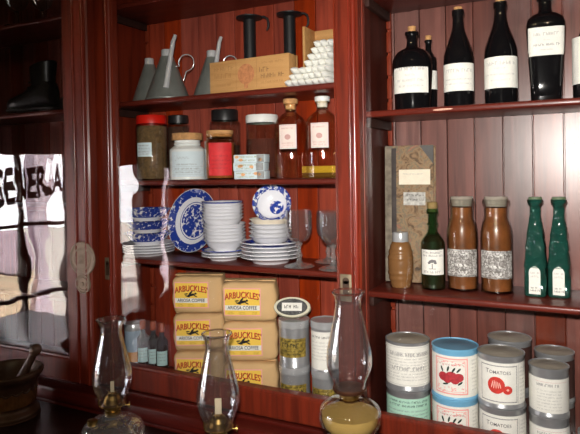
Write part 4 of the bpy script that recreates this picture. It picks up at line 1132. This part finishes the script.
        writing(lb, M['ink_light'], lambda b: b.print_rows(-.026, .026, [h-.047-.0064*i for i in range(7)], .0030, f, rnd, .95), 'small_print')
    elif kind == 'bare':
        can_shell(t, r, h)
        paper_label(t, ru, half, .008, h-.014, plain('dark brown can label', lin(64, 36, 30), .7))
    return t
H = .1105
px, py = -.377, .055
can('can with mint green label, under the can covered in white printed text', (px, py, Z_DK), face_cam(px, py, 0), .0515, H, 'green', 'stacked food cans')
can('can closely covered in white printed text, stacked on the mint green one', (px, py, Z_DK+H+.0003), face_cam(px, py, 0), .0515, H, 'text', 'stacked food cans')
px, py = -.268, .052
for k in (0, 1): can('blue rimmed can with red fruit picture, %s of its pair' % ('lower', 'upper')[k], (px+.001*k, py, Z_DK+(H+.0003)*k), face_cam(px, py, -2-2*k), .0515, H, 'fruit', 'stacked food cans')
px, py = -.1655, .0408
for k in (0, 1): can('tomato can with white label and red tomatoes, %s of its pair' % ('lower', 'upper')[k], (px-.0015*k, py, Z_DK+(H+.0003)*k), face_cam(px, py, -4+2*k), .0490, H, 'tomato', 'stacked food cans')
px, py = -.160, .1390
for k in (0, 1): can('wide dark can behind the tomato cans, %s of its pair' % ('lower', 'upper')[k], (px, py, Z_DK+(H+.003)*k), 0, .0485, H+.0027, 'bare', 'stacked food cans')
px, py = -.073, .050
h2 = .1010
for k in (0, 1): can('small can with plain white printed label, %s of its pair' % ('lower', 'upper')[k], (px, py, Z_DK+(h2+.0003)*k), face_cam(px, py, 2), .0400, h2, 'small', 'stacked food cans')
px, py = -.066, .134
for k in (0, 1): can('dark can half hidden behind the small white cans, %s of its pair' % ('lower', 'upper')[k], (px, py, Z_DK+(h2+.0033)*k), 0, .0420, h2+.003, 'bare', 'stacked food cans')
t = can('can with pale label cut off at the right edge, in front', (.021, .036, Z_DK), face_cam(.02, .03), .0405, .078, 'bare', 'stacked food cans')
t = can('taller can with white label cut off at the right edge, behind another', (.036, .135, Z_DK), face_cam(.03, .13), .0460, .150, 'small', 'stacked food cans')

# ---------------- oil lamps on the counter
def burner(t, z, r=.021, wick_w=.010, wick_h=.03):
    """brass collar, burner and wick; returns nothing"""
    lathe_part('collar', [(0, z-.004), (r*.80, z-.004), (r*.86, z), (r*.86, z+.008), (r*.76, z+.010), (0, z+.010)], M['brass'], t, 32)
    lathe_part('burner', [(0, z+.0085), (r*.72, z+.0085), (r*.95, z+.014), (r*1.05, z+.020), (r*1.45, z+.0215), (r*1.48, z+.0235), (r*1.30, z+.0245), (r*1.00, z+.026), (r*.92, z+.036), (r*.70, z+.044), (r*.42, z+.048), (r*.40, z+.050), (0, z+.050)], M['brass'], t, 32, angle=18)
    q = MB()
    for k in range(4):                                            # prongs that hold the glass
        a = k*PI/2+.4; c, s = math.cos(a), math.sin(a)
        q.tube([(r*1.42*c, r*1.42*s, z+.022), (r*1.56*c, r*1.56*s, z+.030), (r*1.53*c, r*1.53*s, z+.042)], .0012, 6)
    q.build('prong', M['brass'], t)
    MB().box(-wick_w/2, wick_w/2, -.0011, .0011, z+.047, z+.049+wick_h, .0005).build('wick', M['wick'], t)
    q = MB(); Ty = Matrix.Translation((0, 0, z+.017)) @ Matrix.Rotation(PI/2, 4, 'Y')
    q.lathe([(0, .012), (.0015, .012), (.0015, .036), (.0065, .036), (.0065, .039), (0, .039)], 18, Ty)
    q.build('wick_knob', M['brass'], t)
def chimney(t, z, prof, crimp=False, t_=.0018):
    pts = smooth_prof(prof, 5)
    zt = pts[-1][1]
    rm = (lambda a, zz: 1 + (.05*math.cos(14*a) if zz > z+zt-.010 else 0)) if crimp else None
    outer = [(r, z+zz) for r, zz in pts]
    shell = outer + [(r-t_, zz) for r, zz in outer[::-1]] + [outer[0]]
    o = lathe_part('chimney', shell, M['chimney'], t, 56, rmod=rm)
    q = MB()                                                      # fire-polished bead of the mouth
    r, zz = outer[-1]
    n = 56; ring = []
    for i in range(n+1):
        a = 2*PI*i/n; k = (1+.05*math.cos(14*a)) if crimp else 1
        ring.append(((r-.0008)*k*math.cos(a), (r-.0008)*k*math.sin(a), zz))
    q.tube(ring, .0017, 8, caps=False); q.build('rim', M['clear'], o)
    return o
tall = [(.0300, 0), (.0305, .010), (.0340, .022), (.0420, .042), (.0452, .060), (.0440, .080), (.0370, .112), (.0290, .145), (.0245, .165), (.0242, .176), (.0270, .190), (.0315, .198)]
def finger_lamp(loc, rz, label, crimp):
    t = thing('oil_lamp', label, 'oil lamp', loc, rz, 'glass oil lamps')
    p = smooth_prof([(0, .004), (.044, .004), (.048, 0), (.052, .004), (.058, .018), (.068, .034), (.0705, .050), (.066, .066), (.050, .077), (.028, .084), (.020, .090), (.0195, .094)], 4)
    rm = lambda a, z: 1 + (.016*math.cos(22*a) if z < .062 else 0)
    lathe_part('font', hollow(p, .005), M['cut_font'], t, 132, rmod=rm)
    ins = [(r-.0065, z) for r, z in p if r > .02 and .012 < z < .052]
    lathe_part('oil', [(0, .0105)] + ins + [(0, ins[-1][1])], M['amber_liquid'], t, 48)
    Tc = Matrix.Translation((-.044, -.012, .0745))
    MB().lathe([(0, 0), (.0115, 0), (.0120, .002), (.0120, .010), (.0100, .0115), (0, .012)], 24, Tc).build('filler_cap', M['brass'], t)
    burner(t, .092, .021, .0085 if crimp else .014, .026 if crimp else .034)
    chimney(t, .1135, tall, crimp)
    return t
finger_lamp((-.985, -.275, CT), face_cam(-.985, -.275, -6), 'glass oil lamp with crimped chimney rim and squat font, leftmost of the three lamps', True)
finger_lamp((-.690, -.275, CT), face_cam(-.690, -.275, 0), 'glass oil lamp with smooth chimney rim and wide wick, middle of the three lamps', False)
t = thing('oil_lamp', 'tallest glass oil lamp on a pedestal with round amber-lit font, rightmost of the three', 'oil lamp', (-.397, -.270, CT), face_cam(-.397, -.27), 'glass oil lamps')
p = smooth_prof([(.010, .142), (.020, .146), (.040, .156), (.0545, .172), (.0580, .190), (.0545, .205), (.040, .216), (.024, .221), (.020, .226), (.0195, .229)], 4)
lathe_part('font', p + [(r-.003, max(z, .146)) for r, z in p[::-1] if r > .012] + [(0, .146)] + [(0, .142)], M['jar_glass'], t, 64)
ins = [(r-.0045, z+.0008) for r, z in p if .147 < z < .196]
gold_reflect_oil = plain('amber oil and reflection', lin(204, 166, 98), .12, spec=.5)  # oil colour also imitates the gold reflection in the font
gold_reflect_oil.node_tree.nodes['Principled BSDF'].inputs['Transmission Weight'].default_value = .3
lathe_part('oil', [(0, .149)] + ins + [(0, ins[-1][1])], gold_reflect_oil, t, 48)
lathe_part('pedestal', smooth_prof([(0, .002), (.050, .002), (.054, 0), (.056, .004), (.050, .010), (.030, .020), (.016, .040), (.013, .065), (.020, .085), (.013, .105), (.012, .125), (.016, .138), (.011, .142), (0, .143)], 4), M['pressed'], t, 48)
lathe_part('collar', [(0, .222), (.0175, .222), (.0185, .226), (.0185, .233), (.0165, .235), (0, .235)], M['brass'], t, 32)
lathe_part('burner', [(0, .2335), (.018, .2335), (.030, .236), (.0315, .238), (.0315, .242), (.028, .2435), (.010, .245), (0, .245)], plain('darkened copper burner', lin(96, 60, 42), .4, metal=.8), t, 32)
chimney(t, .2410, [(.0295, 0), (.030, .010), (.0335, .020), (.0405, .036), (.0425, .050), (.0410, .070), (.0350, .100), (.0285, .130), (.0245, .150), (.0240, .162), (.0262, .172), (.0300, .180)])

# ---------------- mortar and pestle
px, py = -1.402, -.236
t = thing('mortar', 'dark turned mortar with a worn ribbed tan band, at the left end of the counter', 'mortar', (px, py, CT), 0)
t.scale = (.97, .97, .86)
mp_ = smooth_prof([(0, .0), (.078, 0), (.082, .004), (.082, .014), (.074, .022), (.068, .032), (.070, .050), (.073, .080), (.076, .100), (.080, .112), (.090, .126), (.094, .136), (.093, .143), (.088, .146)], 4)
inn = smooth_prof([(.083, .143), (.074, .120), (.066, .080), (.048, .040), (.0, .026)], 4)
lathe_part('body', mp_ + inn, M['mortar'], t, 64)
lathe_part('band', [(.0700, .040), (.0722, .042), (.0758, .084), (.0742, .086)], M['mortar_band'], t, 144, rmod=lambda a, z: 1+.007*math.cos(48*a))
q = MB()
for k in range(18):
    a = 2*PI*k/18
    q.tube([(.0755*math.cos(a+d), .0755*math.sin(a+d), .092-.010*math.sin(PI*(d+.17)/.34)) for d in (-.16, -.10, -.04, .04, .10, .16)], .0028, 7)
q.build('scallop_trim', M['mortar'], t)
t = thing('pestle', 'dark wooden pestle with a round knob leaning out of the mortar', 'pestle', (px+.018, py-.004, CT+.0520), 0)
q = MB(); a = Vector((0, 0, 0)); b_ = Vector((.088, .012, .140)).normalized()
def along(s): return a + b_*s
q.tube([along(-.004), along(.004), along(.02), along(.05), along(.10), along(.14), along(.150)], [.010, .017, .019, .015, .011, .0100, .010], 18)
q.build('shaft', M['mortar'], t)
q = MB(); q.tube([along(.146), along(.150), along(.158), along(.166), along(.173), along(.177)], [.009, .0125, .0150, .0150, .0115, .005], 18)
q.build('knob', M['mortar'], t)

# ------------------------------------------------------------------ light
def area_portal(loc, rot, sx, sy):
    l = bpy.data.lights.new('window_daylight', 'AREA'); l.shape = 'RECTANGLE'; l.size = sx; l.size_y = sy
    l.cycles.is_portal = True
    o = bpy.data.objects.new('window_daylight', l); COL.objects.link(o); o.location = loc; o.rotation_euler = rot
for (u0, u1, z0, z1) in (W1, W2):
    area_portal((-3.13, (u0+u1)/2, (z0+z1)/2), (0, -PI/2, 0), z1-z0, u1-u0)
CAM = Vector((0, -1.28, 1.5))
cr = Vector((0.891183, 0.453282, -0.018131)); cu_ = Vector((0.010161, 0.020013, 0.999748)); cw = Vector((-0.453531, 0.891142, -0.013229))
fl = bpy.data.lights.new('camera_flash', 'SPOT'); fl.energy = 132; fl.spot_size = math.radians(78); fl.spot_blend = 1.0
fl.shadow_soft_size = .016; fl.color = (1.0, .955, .89)
fo = bpy.data.objects.new('camera_flash', fl); COL.objects.link(fo)
fo.matrix_world = Matrix.Translation(CAM + cu_*.075 - cr*.015)
aim = (Vector((-.41, .05, 1.45)) - fo.matrix_world.translation).normalized()
fo.rotation_mode = 'QUATERNION'; fo.rotation_quaternion = aim.to_track_quat('-Z', 'Y')
for x, y in ((-.42, -2.3), (.35, -2.3)):                          # the shop's hanging bulbs
    l = bpy.data.lights.new('hanging_bulb', 'POINT'); l.energy = 7; l.shadow_soft_size = .035; l.color = (1, .78, .42)
    o = bpy.data.objects.new('hanging_bulb', l); COL.objects.link(o); o.location = (x, y, 2.75)
sl = bpy.data.lights.new('street_sun', 'SUN'); sl.energy = 160; sl.angle = .01; sl.color = (1, .96, .9)
so = bpy.data.objects.new('street_sun', sl); COL.objects.link(so)
so.rotation_mode = 'QUATERNION'; so.rotation_quaternion = Vector((-.45, .15, -.88)).to_track_quat('-Z', 'Y')
w = bpy.data.worlds.new('daylight'); S.world = w; w.use_nodes = True
nt = w.node_tree; nt.nodes.clear(); L = nt.links.new
out = nt.nodes.new('ShaderNodeOutputWorld'); bg = nt.nodes.new('ShaderNodeBackground')
tc = nt.nodes.new('ShaderNodeTexCoord'); dt = N(nt, 'ShaderNodeVectorMath', operation='DOT_PRODUCT'); dt.inputs[1].default_value = (-1, 0, 0)
L(tc.outputs['Generated'], dt.inputs[0])
rp = ramp(nt, [(.2, (2*1.0, 2*.98, 2, 1)), (.75, (13.0, 13.0*.965, 13.0*.985, 1))])
L(dt.outputs['Value'], rp.inputs['Fac']); L(rp.outputs['Color'], bg.inputs['Color']); bg.inputs['Strength'].default_value = 1.0
L(bg.outputs[0], out.inputs[0])

# ------------------------------------------------------------------ camera
cam = bpy.data.cameras.new('camera'); co = bpy.data.objects.new('camera', cam); COL.objects.link(co)
cam.sensor_fit = 'HORIZONTAL'; cam.sensor_width = 36; cam.lens = 36.0; cam.shift_y = -(217-177.883)/580
cam.clip_start = .01
mw = Matrix((( cr.x, cu_.x, -cw.x, CAM.x), (cr.y, cu_.y, -cw.y, CAM.y), (cr.z, cu_.z, -cw.z, CAM.z), (0, 0, 0, 1)))
co.matrix_world = mw
S.camera = co
S.view_settings.view_transform = 'Standard'; S.view_settings.look = 'None'; S.view_settings.gamma = 1; S.view_settings.exposure = 0.0
S.view_settings.use_curve_mapping = False
cy = S.cycles; cy.use_denoising = True; cy.max_bounces = 14; cy.transparent_max_bounces = 32; cy.transmission_bounces = 12; cy.glossy_bounces = 6; cy.diffuse_bounces = 4
cy.caustics_reflective = False; cy.caustics_refractive = False
cy.sample_clamp_indirect = 6.0
